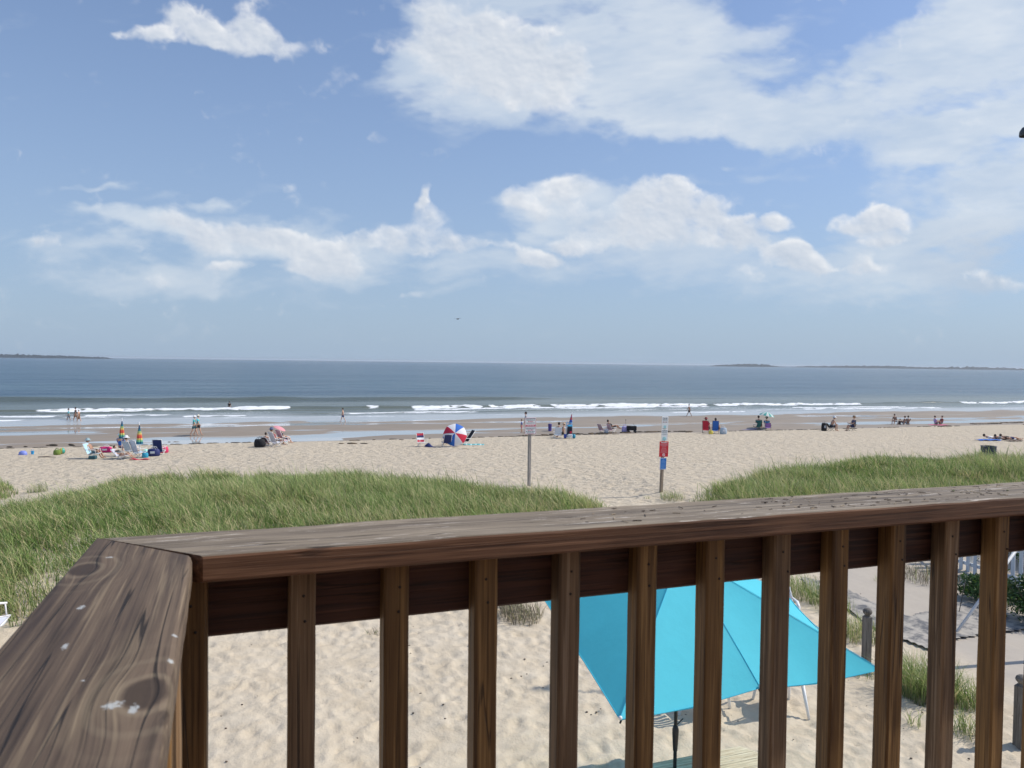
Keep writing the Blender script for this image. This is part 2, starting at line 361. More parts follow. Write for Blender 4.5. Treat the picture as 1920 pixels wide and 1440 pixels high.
# ------------------------------------------------------------ clouds
CU = [(350,42,62,38,0,1.0),(262,66,75,15,8,.75),(300,60,60,22,0,.8),(415,72,70,28,-15,1.0),(478,60,44,42,0,1.0),(522,88,48,24,-25,.9),(572,82,40,26,0,.38),(300,95,60,14,0,.22),
 (815,20,40,50,20,.8),(860,60,95,50,0,.85),(960,130,140,85,-20,.85),(1040,160,55,60,0,.9),(890,110,110,70,0,.75),(720,82,40,22,0,.5),(760,80,30,14,0,.3),
 (690,442,48,22,0,.9),(745,445,62,24,0,1.0),(812,432,58,46,0,1.1),(792,378,15,26,0,.95),(800,400,26,28,0,1.0),(860,455,60,20,-8,.9),(975,465,60,12,-14,.6),(1015,485,50,14,-12,.9),(930,462,40,10,0,.6),
 (1180,385,35,35,0,.8),(1235,385,70,42,0,1.15),(1290,410,75,46,-10,1.1),(1350,435,75,32,-22,1.05),(1230,430,110,38,0,1.0),(1085,455,54,22,0,1.0),(1130,440,60,22,0,.8),(985,365,40,26,0,.9),(1060,350,50,24,0,.8),(1020,385,60,24,0,.7),(1110,400,60,26,0,.7),
 (1445,420,42,16,0,1.0),(1360,408,26,10,0,.75),(1450,478,34,18,0,1.0),(1490,470,36,22,0,1.05),(1530,492,44,22,-12,1.0),(1500,505,70,16,-6,.8),(1560,505,30,12,-10,.6),(1420,522,40,14,-24,.6),(1620,490,40,22,0,.7),(1660,505,40,14,0,.6),
 (1600,418,44,18,0,.9),(1640,408,60,26,-6,1.0),(1655,402,40,18,0,.9),(1655,446,44,14,0,.85),(1580,415,30,16,0,.8),(1885,524,70,16,-16,.6),
 (480,440,110,20,-12,.8),(340,420,90,16,-7,.75),(520,462,70,28,-14,.95),(600,485,80,26,-12,.9),(580,512,90,14,-6,.9),(640,470,55,28,-14,.6),(655,505,28,14,0,.8),(430,496,60,8,0,.7),(400,450,60,22,-14,.8),
 (300,525,36,18,0,.42),(240,520,70,14,-4,.36),(215,508,30,8,0,.36),(75,458,34,12,0,.42),(155,505,20,6,0,.3),(765,553,28,7,0,.5),(200,556,60,8,0,.2),(497,560,10,6,0,.3),(1275,544,14,7,0,.3),(530,353,22,10,0,.25),(95,303,30,12,-10,.2),(15,190,40,14,0,.25)]
SHT = [(1120,60,300,110,0,1.0),(900,110,230,130,0,1.0),(1250,120,230,110,-8,.9),(1150,190,330,66,-4,1.0),(900,180,130,46,-12,.7),(1330,215,300,46,-3,.95),(1500,215,320,44,5,.95),(1640,185,240,60,14,1.0),(1760,120,190,110,30,.95),
 (1860,50,160,120,20,1.1),(1880,200,200,110,0,1.0),(1800,290,170,55,-4,.95),(1900,320,140,40,0,.7),(1470,25,70,36,30,.35),(1440,100,60,40,0,.5),(1430,322,70,12,4,.30),(1355,311,36,7,4,.45),(1560,140,120,36,18,.35),
 (1040,370,110,44,0,.85),(1110,400,150,60,0,.85),(1200,445,200,46,0,.8),(1000,440,110,50,0,.45),(1250,352,110,16,0,.5),(1350,385,80,16,0,.3),(1750,420,190,50,8,.9),(1850,400,140,48,6,1.0),(1840,470,160,60,0,.85),(1760,520,200,34,0,.45),(1680,480,110,34,0,.45),
 (230,408,110,16,-5,.85),(330,420,140,20,-8,.8),(450,445,150,34,-12,.7),(560,475,150,40,-12,.65),(640,490,110,50,0,.45),(215,352,56,12,0,.7),(395,380,70,9,-2,.55),(470,410,80,16,-8,.45),(330,370,120,14,0,.3),(820,470,150,30,0,.28),
 (350,470,360,80,0,.36),(1000,520,800,60,0,.30),(250,540,420,60,0,.30),(1750,560,400,50,0,.35),(60,450,200,40,0,.36),(200,525,260,30,0,.30),(1500,480,220,60,0,.25),(1050,500,240,30,0,.2),(2150,250,260,260,0,.8),(2150,0,300,200,0,.8),(-150,120,160,60,0,.5),(700,440,560,70,-3,.22),(1300,480,420,60,0,.26),(1700,300,260,120,0,.5),(1000,-80,300,110,0,.8),(1450,-200,400,110,0,.6)]
def cloud_field(PX, PY):
    """density of heaped and of sheet cloud over the sky, and how much of the sun's light each bit gets"""
    U = PX/260.0; V = PY/260.0
    w1 = fb(U*2+31, V*2.4+11, 5); w2 = fb(U*2+71, V*2.4+51, 5); w3 = fb(U*9+3, V*9+5, 4); w4 = fb(U*9+43, V*9+25, 4)
    X = PX+w1*75+w3*22; Y = PY+w2*42+w4*16
    def field(lst, X, Y, p):
        acc = np.zeros_like(PX)
        for (cx, cy, rx, ry, ro, st) in lst:
            a = math.radians(ro); dx = X-cx; dy = Y-cy
            m = (np.abs(dx) < rx*1.7+ry) & (np.abs(dy) < ry*1.7+rx)
            x = (dx[m]*math.cos(a)-dy[m]*math.sin(a))/(rx*1.25); y = (dx[m]*math.sin(a)+dy[m]*math.cos(a))/(ry*1.35)
            acc[m] = 1-(1-acc[m])*(1-np.clip(st*np.clip(1-(x*x+y*y)**p, 0, 1), 0, .995)) 
        return acc
    def bill(x, y, o):
        v = 0; a = .5; q = 0
        for k in range(o): v = v+a*np.abs(2*vn(x*2**k+13.7*k, y*2**k+5.3*k)-1); q += a; a *= .55
        return v/q
    fc = field(CU, X, Y, .9); b = bill(U*5+w3*1.2, V*6.5+w4*1.2, 6); n = fb(U*7, V*9, 6)
    n2 = fb(U*3.3+5, V*4.6+3, 6)
    dc = fc*1.42-.30+(b-.42)*-.75+n*.95+n2*1.0
    ac = np.clip(dc/(.82+.90*np.clip(fb(U*4+60, V*4, 3)+.3, 0, 1)), 0, 1); ac = ac*ac*(3-2*ac)
    fs = field(SHT, X+w1*60, Y+w2*26, .8); sn = fb(U*2.2+w1*1.5, V*7+U*.8+w2, 7); s2 = fb(U*9+V*3, V*26-U*5, 4)
    ds = fs*1.15-.22+sn*1.5+s2*.30
    as_ = np.clip(ds/.80, 0, 1); as_ = (as_*as_*(3-2*as_))*np.clip(.35+fs*.75, 0, 1)*.84
    return ac, as_, dc, ds, fs, fc
def cloud_colors(PX, PY):
    ac, as_, dc, ds, fs, fc = cloud_field(PX, PY)
    b2 = fb(PX/26, PY/20, 3); b3 = fb(PX/48+7, PY/34, 4); dn = np.clip(dc+b3*1.6+b2*.4, 0, 1.0); tau = np.zeros_like(dn); gy, gx = 1.0, .55
    step = abs(PY[1, 0]-PY[0, 0]); sgn = 1 if PY[1, 0] < PY[0, 0] else -1
    for k in range(1, 9):                   # sunlight comes from above and from the right
        sy = int(round(k*5.0/step))*sgn; sx = int(round(k*3.2/step))
        q = np.roll(np.roll(dn, -sy, 0), -sx, 1); tau += q
    lit = np.exp(-tau*.26); hp = max(1, int(12/step))
    rel = (b2*.22+b3)-np.roll(np.roll(b2*.22+b3, -hp*sgn, 0), -hp, 1); lit = np.clip(lit*.85+rel*1.25+.30, 0, 1)
    cl = lit[..., None]*np.array([.89, .905, .93])+(1-lit[..., None])*np.array([.50, .58, .70])
    low = np.clip((PY-380)/220, 0, 1)[..., None]
    cl = cl*(1-.22*low)+np.array([.42, .52, .64])*.22*low
    sh = np.clip(.5+fb(PX/140+9, PY/60, 5)*1.5+fb(PX/40+2, PY/11+PX/90, 4)*.7, 0, 1)[..., None]
    cs = sh*np.array([.74, .80, .86])+(1-sh)*np.array([.55, .65, .78])
    grey = np.clip((PX-1680)/150, 0, 1)*np.clip((PY-395)/60, 0, 1); cs = cs*(1-grey[..., None]*.6)+np.array([.47, .55, .67])*grey[..., None]*.6
    cs = cs*(1-.35*low)+np.array([.45, .55, .67])*.35*low
    ac = ac*(.95-.15*low[..., 0]); A = 1-(1-ac)*(1-as_)
    C = (cl*ac[..., None]+cs*(as_*(1-ac))[..., None])/np.maximum(A, 1e-4)[..., None]
    return C, A

def px_of(d):
    c = np.einsum('ij,...j->...i', np.array(CM.transposed()), d); return 960+F*c[..., 0]/-c[..., 2], 720-F*c[..., 1]/-c[..., 2]
az_ = np.radians(np.arange(-47, 47.01, .075)); el_ = np.radians(np.arange(41, .2, -.07)); EL, AZ = np.meshgrid(el_, az_, indexing='ij')
DD = np.stack([np.sin(AZ)*np.cos(EL), np.cos(AZ)*np.cos(EL), np.sin(EL)], -1); PXg, PYg = px_of(DD)
Cc, Ac = cloud_colors(PXg, PYg)
Ac = Ac*np.clip((47-np.degrees(np.abs(AZ)))/5, 0, 1)*np.clip((41-np.degrees(EL))/3, 0, 1)
cmt, t = newmat('cloud_vapour'); ca = nd(t, 'Attribute', attribute_name='cloud'); em = nd(t, 'Emission', {0: ca.outputs['Color'], 1: 1.0}); mx = nd(t, 'MixShader', {0: nd(t, 'Attribute', attribute_name='cover').outputs['Fac']})
t.links.new(nd(t, 'BsdfTransparent').outputs[0], mx.inputs[1]); t.links.new(em.outputs[0], mx.inputs[2]); finish(t, mx.outputs[0])
cmt.cycles.emission_sampling = 'NONE' if hasattr(cmt, 'cycles') else None
clo = np_mesh('clouds', (DD*22000+np.array([0, 0, CZ])).reshape(-1, 3), grid_faces(len(el_), len(az_)), cmt, True, {'cloud': ('FLOAT_COLOR', np.concatenate([Cc, np.ones_like(Ac)[..., None]], -1)), 'cover': ('FLOAT', Ac.ravel())})
tag(clo, 'white heaped clouds and thin sheets of cloud over the sea', None, None, 'structure')
# ------------------------------------------------------------ ground
def cat(*a): return np.unique(np.round(np.concatenate(a), 4))
S = cat([-3000, -1500, -800, -400, -250], np.arange(-180, -60, 4), np.arange(-60, -4, .8), np.arange(-4, 13, .055), np.arange(13, 110, .8), np.arange(110, 200, 5), [250, 400, 800, 1500, 3000])
T = cat([-3000, -1000, -300, -100, -40, -20, -10], np.arange(-6, 4, .5), np.arange(4, 14, .05), np.arange(14, 30, .25), np.arange(30, 58, .5), np.arange(58, 101, .22), np.arange(101, 125, 2), [130, 150, 200, 300])
SS, TT = np.meshgrid(S, T, indexing='ij'); Z = H(SS, TT)
for k in range(5200):                       # footprints trodden in the dry sand close by
    s0 = rng.uniform(-3.8, 10.2); t0 = rng.uniform(4.2, 13.8); a = rng.uniform(0, 3.14); L = rng.uniform(.06, .15); wd = L*rng.uniform(.35, .6); dp = rng.uniform(.008, .024)
    i0, i1 = np.searchsorted(S, [s0-.55, s0+.55]); j0, j1 = np.searchsorted(T, [t0-.55, t0+.55])
    ds = SS[i0:i1, j0:j1]-s0; dt = TT[i0:i1, j0:j1]-t0
    q = ((ds*math.cos(a)+dt*math.sin(a))/L)**2+((-ds*math.sin(a)+dt*math.cos(a))/wd)**2
    Z[i0:i1, j0:j1] += -dp*np.exp(-q)+dp*.55*np.exp(-(np.sqrt(q)-1.75)**2*3)
wetv = np.clip((TT-59.2-fb(SS/9, TT/3)*3.0)/1.2, 0, 1)
pw_st = [tuple(w2st(*ground(*p)[:2])) for p in ((1480, 1030), (1545, 1098), (1655, 1165), (1765, 1228), (1870, 1292), (2050, 1340), (2300, 1200), (2000, 1000), (1700, 960))]
pm = np.zeros(SS.size); kk = np.where((SS.ravel() > 4) & (SS.ravel() < 30) & (TT.ravel() > 3) & (TT.ravel() < 30))[0]
pi_ = in_poly(SS.ravel()[kk], TT.ravel()[kk], pw_st); pe_ = edge_dist(SS.ravel()[kk], TT.ravel()[kk], pw_st); pm[kk] = np.where(pi_, np.clip(pe_/.5, 0, 1), 0)
V = np.stack([SS, TT, Z], -1).reshape(-1, 3)
sand = np_mesh('sand', V, grid_faces(len(S), len(T)), sand_mat(), True, {'wet': ('FLOAT', wetv.ravel()), 'path': ('FLOAT', pm)})
sand.rotation_euler = (0, 0, TH); tag(sand, 'pale beach sand with footprints, wet and darker near the sea', None, None, 'structure')
# shallow water left on the flat
S2 = cat(np.arange(-190, 260, 1.2)); T2 = cat(np.arange(60, 101, .4)); A, B = np.meshgrid(S2, T2, indexing='ij')
Zf = film(A, B); o = np_mesh('tidal_pool_water', np.stack([A, B, Zf], -1).reshape(-1, 3), grid_faces(len(S2), len(T2)), water_mat(False), True,
    {'foam': ('FLOAT', np.zeros(A.size)), 'shallow': ('FLOAT', np.ones(A.size))})
o.rotation_euler = (0, 0, TH); tag(o, 'shallow bright tidal water lying on the wet sand flat', None, None, 'structure')
# ------------------------------------------------------------ sea
def s_of(px, t):
    u = (px-960)/F; y = t/(CT-ST*u); return CT*u*y+ST*y
S3 = cat(-np.geomspace(150, 10000, 14), np.arange(-150, 230, .55), np.geomspace(230, 10000, 14))
T3 = cat(np.arange(90, 100, .5), np.arange(100, 130, .18), np.arange(130, 175, .4), np.arange(175, 420, 3), np.geomspace(420, 10000, 22))
A, B = np.meshgrid(S3, T3, indexing='ij')
near = np.clip((700-B)/400, 0, 1)*np.clip((400-np.abs(A))/120, 0, 1)
Zs = np.zeros_like(A); foam = np.zeros_like(A)
def rngm(s, a, b, w=1.5): return np.clip((s-a)/w, 0, 1)*np.clip((b-s)/w, 0, 1)
def brk(tc, amp, wf, wb, segs, wob=1.6):
    global Zs, foam
    c = tc+fb(A[:, :1]/16+tc, A[:, :1]*0+tc*.3, 3)*wob*2; d = B-c
    ff = np.zeros_like(A[:, :1])
    for a, b in segs: ff = np.maximum(ff, rngm(A[:, :1], s_of(a, tc), s_of(b, tc)))
    am = amp*(.75+fb(A[:, :1]/9, A[:, :1]*0+tc, 2)*.9)
    z = am*np.where(d < 0, np.exp(-(d/wf)**2), np.exp(-(d/wb)**2))
    lump = fb(A*1.1, B*1.9, 3); rag = fb(A[:, :1]/3+tc, A[:, :1]*0, 3)
    band = np.clip(1-np.abs(d+wf*.8+rag*1.6)/(wf*(1.5+rag*2.2)), 0, 1)
    Zs = Zs+z+ff*band*lump*amp*1.3; foam = np.maximum(foam, ff*np.clip(band*1.7, 0, 1)*(.80+1.5*lump))
brk(122.5, .50, .95, 3.0, [(-300, -20), (55, 556), (678, 716), (760, 905), (905, 1015), (1025, 1330), (1330, 1612), (1790, 2300)])
brk(119.2, .14, .7, 1.2, [(765, 1330)], 1.0)
brk(151, .62, 1.7, 4.5, [], 2.0) if False else None
c2 = 150+fb(A[:, :1]/22, A[:, :1]*0+3, 3)*4; d = B-c2
Zs = Zs+(.80*np.clip((70-A[:, :1])/25, .12, 1)*(.85+fb(A[:, :1]/14, A[:, :1]*0+7, 2)*.6))*np.where(d < 0, np.exp(-(d/1.5)**2), np.exp(-(d/5)**2))
brk(112.3, .13, .6, 1.5, [(-300, 128), (150, 330), (640, 905), (1480, 1700)], 1.6)
brk(109, .10, .5, 1.2, [(330, 470), (1500, 1760)], 1.6)
brk(106, .06, .5, 1.0, [(-200, 60), (1250, 1400)], 1.4)
Zs = Zs+near*(fb(A/6, B/3.2, 3)*.10+.07*np.sin(B/4.2+fb(A/30, B/30, 2)*9))*np.clip((B-103)/8, 0, 1)
sw = np.clip((B-101)/4, 0, 1)*np.clip((123-B)/6, 0, 1)*np.clip(.62+fb(A/9, B/1.4, 4)*1.5, 0, 1)
foam = np.maximum(foam, sw*.47); foam = np.maximum(foam, np.clip(1-np.abs(B-124.5-fb(A/10, B/3)*2)/2, 0, 1)*.42)
shal = np.clip((175-B)/35, 0, 1)
sea = np_mesh('sea_water', np.stack([A, B, Zs], -1).reshape(-1, 3), grid_faces(len(S3), len(T3)), water_mat(True), True,
    {'foam': ('FLOAT', foam.ravel()), 'shallow': ('FLOAT', shal.ravel()), 'swash': ('FLOAT', np.clip((113-B-fb(A/12, B/3, 3)*8)/8, 0, 1).ravel())})
sea.rotation_euler = (0, 0, TH); tag(sea, 'blue grey sea with small breaking waves along the beach', None, None, 'structure')
# ------------------------------------------------------------ far land on the horizon
isl = newmat('far_land')[0]; t = isl.node_tree
finish(t, nd(t, 'BsdfPrincipled', {'Base Color': mixc(t, noise(t, nd(t, 'TexCoord').outputs['Object'], .02, 5), (.010, .020, .026), (.022, .036, .042)), 'Roughness': .9}).outputs[0])
def island(label, p0, p1, dist, hts, seed):
    a0 = px_dir(p0, 680); a1 = px_dir(p1, 680); n = 160; vs = []; fs = []
    r = np.random.default_rng(seed); j = np.cumsum(r.normal(0, .5, n)); j = np.clip(j-j.mean(), -2, 2)
    for i in range(n):
        k = i/(n-1); d = a0.lerp(a1, k); d.z = 0; d.normalize()
        h = np.interp(k, [q[0] for q in hts], [q[1] for q in hts]); h = max(.4, h*(1+.12*r.normal())+(j[i]*.8 if h > 4 else 0)+(r.random() < .08)*3*(h > 6))
        for (dd, zz) in ((-130, -3), (-60, h*.55), (0, h), (120, h*.6), (200, -3)):
            p = d*(dist+dd); vs.append((p.x, p.y, zz))
    for i in range(n-1):
        for q in range(4): fs.append((i*5+q, (i+1)*5+q, (i+1)*5+q+1, i*5+q+1))
    b = MB(); b.add(vs, fs, 0, False); o = b.obj('island', isl); tag(o, label, None, None, 'structure')
island('low wooded spit of land on the horizon at the far left', -150, 212, 4600, [(0, 14), (.5, 17), (.8, 13), (.97, 9), (1, 1)], 1)
island('small low island on the horizon right of centre', 1332, 1475, 4800, [(0, 4), (.1, 8), (.5, 17), (.75, 14), (.85, 6), (1, 1)], 2)
island('long low wooded land along the horizon at the right', 1480, 2100, 5200, [(0, 2), (.08, 9), (.3, 15), (.5, 12), (.6, 17), (.75, 9), (1, 11)], 3)
# ------------------------------------------------------------ beach grass
GM = leaf_mat()
G1 = np.array([.18, .28, .065]); G2 = np.array([.38, .45, .17]); G3 = np.array([.62, .54, .30]); G4 = np.array([.085, .16, .045]); G5 = np.array([.30, .26, .19])
def blades(x, y, z, h, lean, w, col, r, bend=1.0):
    n = len(x); ang = r.uniform(0, 2*math.pi, n); wind = np.array([-.25, -.12])
    dx = np.cos(ang)*lean+wind[0]*h; dy = np.sin(ang)*lean+wind[1]*h
    fa = r.uniform(0, math.pi, n); wx = np.cos(fa)*w; wy = np.sin(fa)*w
    V = np.zeros((n, 8, 3)); C = np.ones((n, 8, 4))
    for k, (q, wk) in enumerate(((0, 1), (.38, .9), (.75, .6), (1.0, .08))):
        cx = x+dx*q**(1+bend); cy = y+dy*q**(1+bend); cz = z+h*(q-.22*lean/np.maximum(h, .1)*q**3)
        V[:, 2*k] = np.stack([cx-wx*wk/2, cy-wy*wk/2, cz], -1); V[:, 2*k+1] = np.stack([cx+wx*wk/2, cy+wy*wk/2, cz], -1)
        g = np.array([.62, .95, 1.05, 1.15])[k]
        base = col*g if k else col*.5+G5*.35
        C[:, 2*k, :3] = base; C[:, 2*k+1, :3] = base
    i = np.arange(n)[:, None, None]*8; q = np.array([[0, 1, 3, 2], [2, 3, 5, 4], [4, 5, 7, 6]])[None]
    return V.reshape(-1, 3), (i+q).reshape(-1, 4), C.reshape(-1, 4)
def colors(n, r, x, y, straw=.12, dk=.2):
    m = np.clip(.5+fb(x/2.2, y/2.2, 3)*1.6, 0, 1)[:, None]
    c = G1*(1-m)+G2*m; q = r.random(n); straw = straw*(.75+3.0*np.clip(fb(x/3.1+9, y/2.1, 3)+.3, 0, 1))
    c = np.where((q < straw)[:, None], G3, c); c = np.where(((q > 1-dk))[:, None], G4*1.0, c)
    return c*r.uniform(.65, 1.35, (n, 1))
def meadow(name, polypx, dens, label, seed, hmax=.74, straw=.16):
    r = np.random.default_rng(seed); poly = [tuple(ground(*p)[:2]) for p in polypx]
    xs = [p[0] for p in poly]; ys = [p[1] for p in poly]; n = int((max(xs)-min(xs))*(max(ys)-min(ys))*dens)
    x = r.uniform(min(xs), max(xs), n); y = r.uniform(min(ys), max(ys), n)
    x = x+fb(x/1.1, y/1.1, 2)*.9; y = y+fb(x/1.1+40, y/1.1, 2)*.9
    k = in_poly(x, y, poly); x = x[k]; y = y[k]; e = edge_dist(x, y, poly)
    k = r.random(len(x)) < np.clip(e/.9+.18, 0, 1)*np.clip(.85+fb(x/1.1, y/1.1, 3)*2.2, .30, 1); x = x[k]; y = y[k]; e = e[k]; n = len(x)
    s, t = w2st(x, y); z = H(s, t)-.03
    h = hmax*r.uniform(.35, 1.0, n)**.8*np.clip(.55+e*.45, .55, 1)*(.95+fb(x/2.2, y/2.2, 3)*1.1); lean = h*r.uniform(.1, .95, n)
    dist = np.hypot(x, y); w = .0078+.00035*dist*r.uniform(.7, 1.3, n)
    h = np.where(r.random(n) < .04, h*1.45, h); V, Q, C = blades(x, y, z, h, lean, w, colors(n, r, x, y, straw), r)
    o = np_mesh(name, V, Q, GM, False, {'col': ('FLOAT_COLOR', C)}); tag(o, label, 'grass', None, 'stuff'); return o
meadow('dune_grass', [(-420, 1030), (-60, 975), (40, 958), (110, 938), (200, 916), (300, 903), (450, 900), (640, 900), (800, 908), (900, 918), (1000, 925), (1080, 940), (1165, 966), (1085, 990), (1000, 1050), (930, 1095), (700, 1105), (400, 1135), (200, 1185), (60, 1176), (-200, 1190), (-500, 1215)],
       520, 'tall green marram grass covering the dune behind the left rail', 11)
meadow('dune_grass', [(-300, 948), (-60, 940), (14, 938), (36, 925), (20, 912), (-40, 908), (-300, 915)], 380, 'separate clump of beach grass at the left edge of the photo', 12, .7)
meadow('dune_grass', [(1285, 950), (1320, 925), (1380, 905), (1450, 890), (1540, 886), (1600, 876), (1680, 870), (1800, 870), (1920, 872), (2200, 878), (2500, 900), (2500, 1080), (2100, 1030), (1920, 1010), (1700, 1000), (1500, 990), (1380, 975)],
       400, 'tall green marram grass covering the dune right of the sand path', 13, .85)
def tuft(name, px, py, n, hgt, rad, label, cat='grass tuft', straw=.15, seed=1, dead=False, wd=.008):
    r = np.random.default_rng(seed); g = ground(px, py); a = r.uniform(0, 6.28, n); q = rad*np.sqrt(r.random(n))
    x = np.cos(a)*q; y = np.sin(a)*q; h = hgt*r.uniform(.5, 1, n)
    c = colors(n, r, x+px, y, straw)
    if dead: c = np.where(r.random((n, 1)) < .75, G5*r.uniform(.35, .9, (n, 1)), c)
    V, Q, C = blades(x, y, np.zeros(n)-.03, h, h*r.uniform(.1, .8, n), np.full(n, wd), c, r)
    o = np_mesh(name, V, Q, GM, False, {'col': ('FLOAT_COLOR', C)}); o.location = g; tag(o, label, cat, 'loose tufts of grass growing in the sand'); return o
for i, (px, py, n, hg, rd, lb) in enumerate([
 (1738, 1306, 900, .80, .42, 'biggest bushy green grass tuft on the sand near the right edge'),
 (1812, 1322, 300, .62, .30, 'thin grass tuft just right of the big bushy tuft'),
 (1818, 1378, 130, .48, .24, 'sparse grass tuft lowest at the right, below the thin tuft'),
 (1716, 1362, 26, .40, .10, 'tiny sprig of a few blades on bare sand below the big bushy tuft'),
 (1612, 1265, 80, .28, .22, 'low grass tuft under the right tip of the blue umbrella'),
 (1600, 1195, 420, .55, .45, 'grass tuft at the foot of the far ball-topped post'),
 (1505, 1118, 500, .60, .55, 'grass tuft beyond the far edge of the blue umbrella'),
 (1560, 1140, 260, .42, .40, 'grass tuft between the umbrella and the ground mat'),
 (1440, 1300, 14, .25, .12, 'few dark blades by the white chair legs under the umbrella'),
 (78, 922, 90, .55, .25, 'lone small grass sprig on sand beside the left clump'),
 (62, 924, 60, .40, .22, 'faint short grass sprig nearest the left clump'),
 (1262, 935, 240, .38, .45, 'low grass at the foot of the post with four signs'),
 (1215, 935, 22, .22, .12, 'tiny grass sprig on the path left of the post with four signs'),
 (1660, 1090, 40, .16, .25, 'low weeds on the sand path beyond the ground mat')]):
    tuft('grass_tuft', px, py, n, hg, rd, lb, seed=30+i)
for i, (px, py, n, rd, lb) in enumerate([(978, 1160, 420, .42, 'grey dead shrub on the sand at the left corner of the blue umbrella'), (948, 1140, 200, .35, 'smaller dry twiggy shrub partly hidden by the rail'),
      (1400, 950, 900, .8, 'dry grey brush at the foot of the right dune grass'), (1740, 1085, 500, .7, 'dark dry brush in front of the white picket fence'), (702, 1190, 40, .15, 'dry little sprig on the pale sand between the balusters')]):
    tuft('dead_shrub', px, py, n, .42 if i != 4 else .2, rd, lb, 'shrub', .3, 50+i, True)
# ------------------------------------------------------------ deck railing
zc = CZ-.255                                 # top of the caps
W_top = wood('weathered_cap', 'x', (.11, .084, .060), (.28, .228, .168), (.40, .335, .255), 1.0, stain=(.60, (.62, .56, .50), .75, (10, 130)))
W_side = wood('brown_board', 'x', (.065, .028, .015), (.23, .112, .058), (.30, .16, .09), .5, rough=.6)
W_bal = wood('brown_baluster', 'z', (.09, .042, .014), (.32, .175, .060), (.40, .235, .09), .8, rough=.62)
W_bal2 = wood('grey_brown_baluster', 'z', (.10, .058, .030), (.29, .18, .095), (.38, .27, .17), .9, rough=.7)
dark = P((.03, .018, .012), .8, name='dark_nail')
rail = empty('deck_railing', (0, 0, CZ-1.325), TH, 'dark brown wooden deck railing with a mitred corner running across the foreground', 'railing')
RZ = -(CZ-1.325)
def rboard(name, x0, x1, y0, y1, z0, z1, mat, lab=None, ends=None, n=24, wobble=.0012, seed=0, bev=.004):
    """board along local x with rounded edges; ends=(dx at inner start) skew for a mitre at x0"""
    r = random.Random(seed); L = x1-x0; cx = (x0+x1)/2; w = y1-y0; h = z1-z0; b = bev
    prof = [(0, b), (0, h-b), (b*.3, h-b*.3), (b, h), (w-b, h), (w-b*.3, h-b*.3), (w, h-b), (w, b), (w-b, 0), (b, 0)]
    vs = []; fs = []; m = len(prof)
    for i in range(n+1):
        k = i/n; ph = r.uniform(-1, 1)*wobble; pw = r.uniform(-1, 1)*wobble
        for (py, pz) in prof:
            xx = x0+L*k
            if ends: xx += ends*(py/w)*(1-k)
            vs.append((xx-cx, py-w/2+(pw if py > w/2 else pw*.5), pz-h/2+(ph if pz > h/2 else 0)))
    for i in range(n):
        for q in range(m): fs.append((i*m+q, (i+1)*m+q, (i+1)*m+(q+1) % m, i*m+(q+1) % m))
    fs.append(tuple(range(m))); fs.append(tuple(n*m+q for q in range(m))[::-1])
    o = MB().add(vs, fs, 0, False).obj(name, mat, rail, (cx, (y0+y1)/2, (z0+z1)/2+RZ), label=lab); return o
ct = zc; cb = zc-.037
cap = rboard('cap_board', -.052, 4.2, 1.0295, 1.1745, cb, ct, W_top, 'long weathered cap board of the far rail', ends=-.143, n=60, seed=3)
cap.data.materials.append(W_side)             # the top has weathered grey, the edges keep their stain
for p in cap.data.polygons: p.material_index = 0 if p.normal.z > .6 else 1
# left cap: its own frame with local x running back towards the house
def left_cap():
    I = on_plane(360, 1043, -.255); O = on_plane(180, 1008, -.255); I2 = on_plane(300, 1440, -.255); O2 = on_plane(0, 1210, -.255)
    def loc(p): return Vector(w2st(p.x, p.y))
    I, O, I2, O2 = map(loc, (I, O, I2, O2)); di = (I2-I).normalized(); do = (O2-O).normalized()
    org = O; ax = ((di+do)/2).normalized(); ang = math.atan2(ax.y, ax.x); ay = Vector((-ax.y, ax.x))
    vs = []; fs = []; n = 40; b = .005; r = random.Random(5)
    LL = 1.7
    for i in range(n+1):
        k = (i/n)**1.5; pi = I+di*(LL-(I-O).dot(ax))*k; po = O+do*LL*k
        w = (pi-po).length; e = (pi-po).normalized(); wb = r.uniform(-1, 1)*.0004; hh = .038
        for (q, z) in ((0, b), (0, hh-b), (b*.3, hh-b*.3), (b, hh), (w-b*1.6, hh), (w-b*.5, hh-b*.5), (w, hh-b*1.6), (w, b), (w-b, 0), (b, 0)):
            p = po+e*q; vs.append(((p-org).dot(ax), (p-org).dot(ay)+(wb if q > .01 else 0), z-hh))
    m = 10
    for i in range(n):
        for q in range(m): fs.append((i*m+q, i*m+(q+1) % m, (i+1)*m+(q+1) % m, (i+1)*m+q))
    fs.append(tuple(range(m))[::-1]); fs.append(tuple(n*m+q for q in range(m)))
    o = MB().add(vs, fs, 0, False).obj('cap_board', W_top, rail, (org.x, org.y, zc+RZ), (0, 0, ang), label='knotty cracked cap board coming towards the camera'); return o, org, ax, ay
lcap, LO, LAX, LAY = left_cap()
def capxy(px, py):
    p = on_plane(px, py, -.255); q = Vector(w2st(p.x, p.y))-LO; return q.dot(LAX), q.dot(LAY)
k1_, k2_, k3_ = capxy(158, 1068), capxy(272, 1300), capxy(330, 1022)
sp_ = [(*capxy(152, 1139), .0075, .0042), (*capxy(122, 1212), .009, .003), (*capxy(212, 1322), .008, .008), (*capxy(250, 1330), .010, .004), (*capxy(327, 1190), .004, .003), (*capxy(319, 1238), .005, .003), (*capxy(205, 1045), .004, .006), (*capxy(157, 1276), .002, .002)]
lcap.data.materials[0] = wood('stained_cap', 'x', (.055, .036, .025), (.175, .125, .086), (.27, .205, .13), 1.0, knots=((*k1_, .017), (*k2_, .018), (*k3_, .005)), stain=(.715, (.55, .58, .58), .7, (14, 30)), grain=.8, spots=sp_)
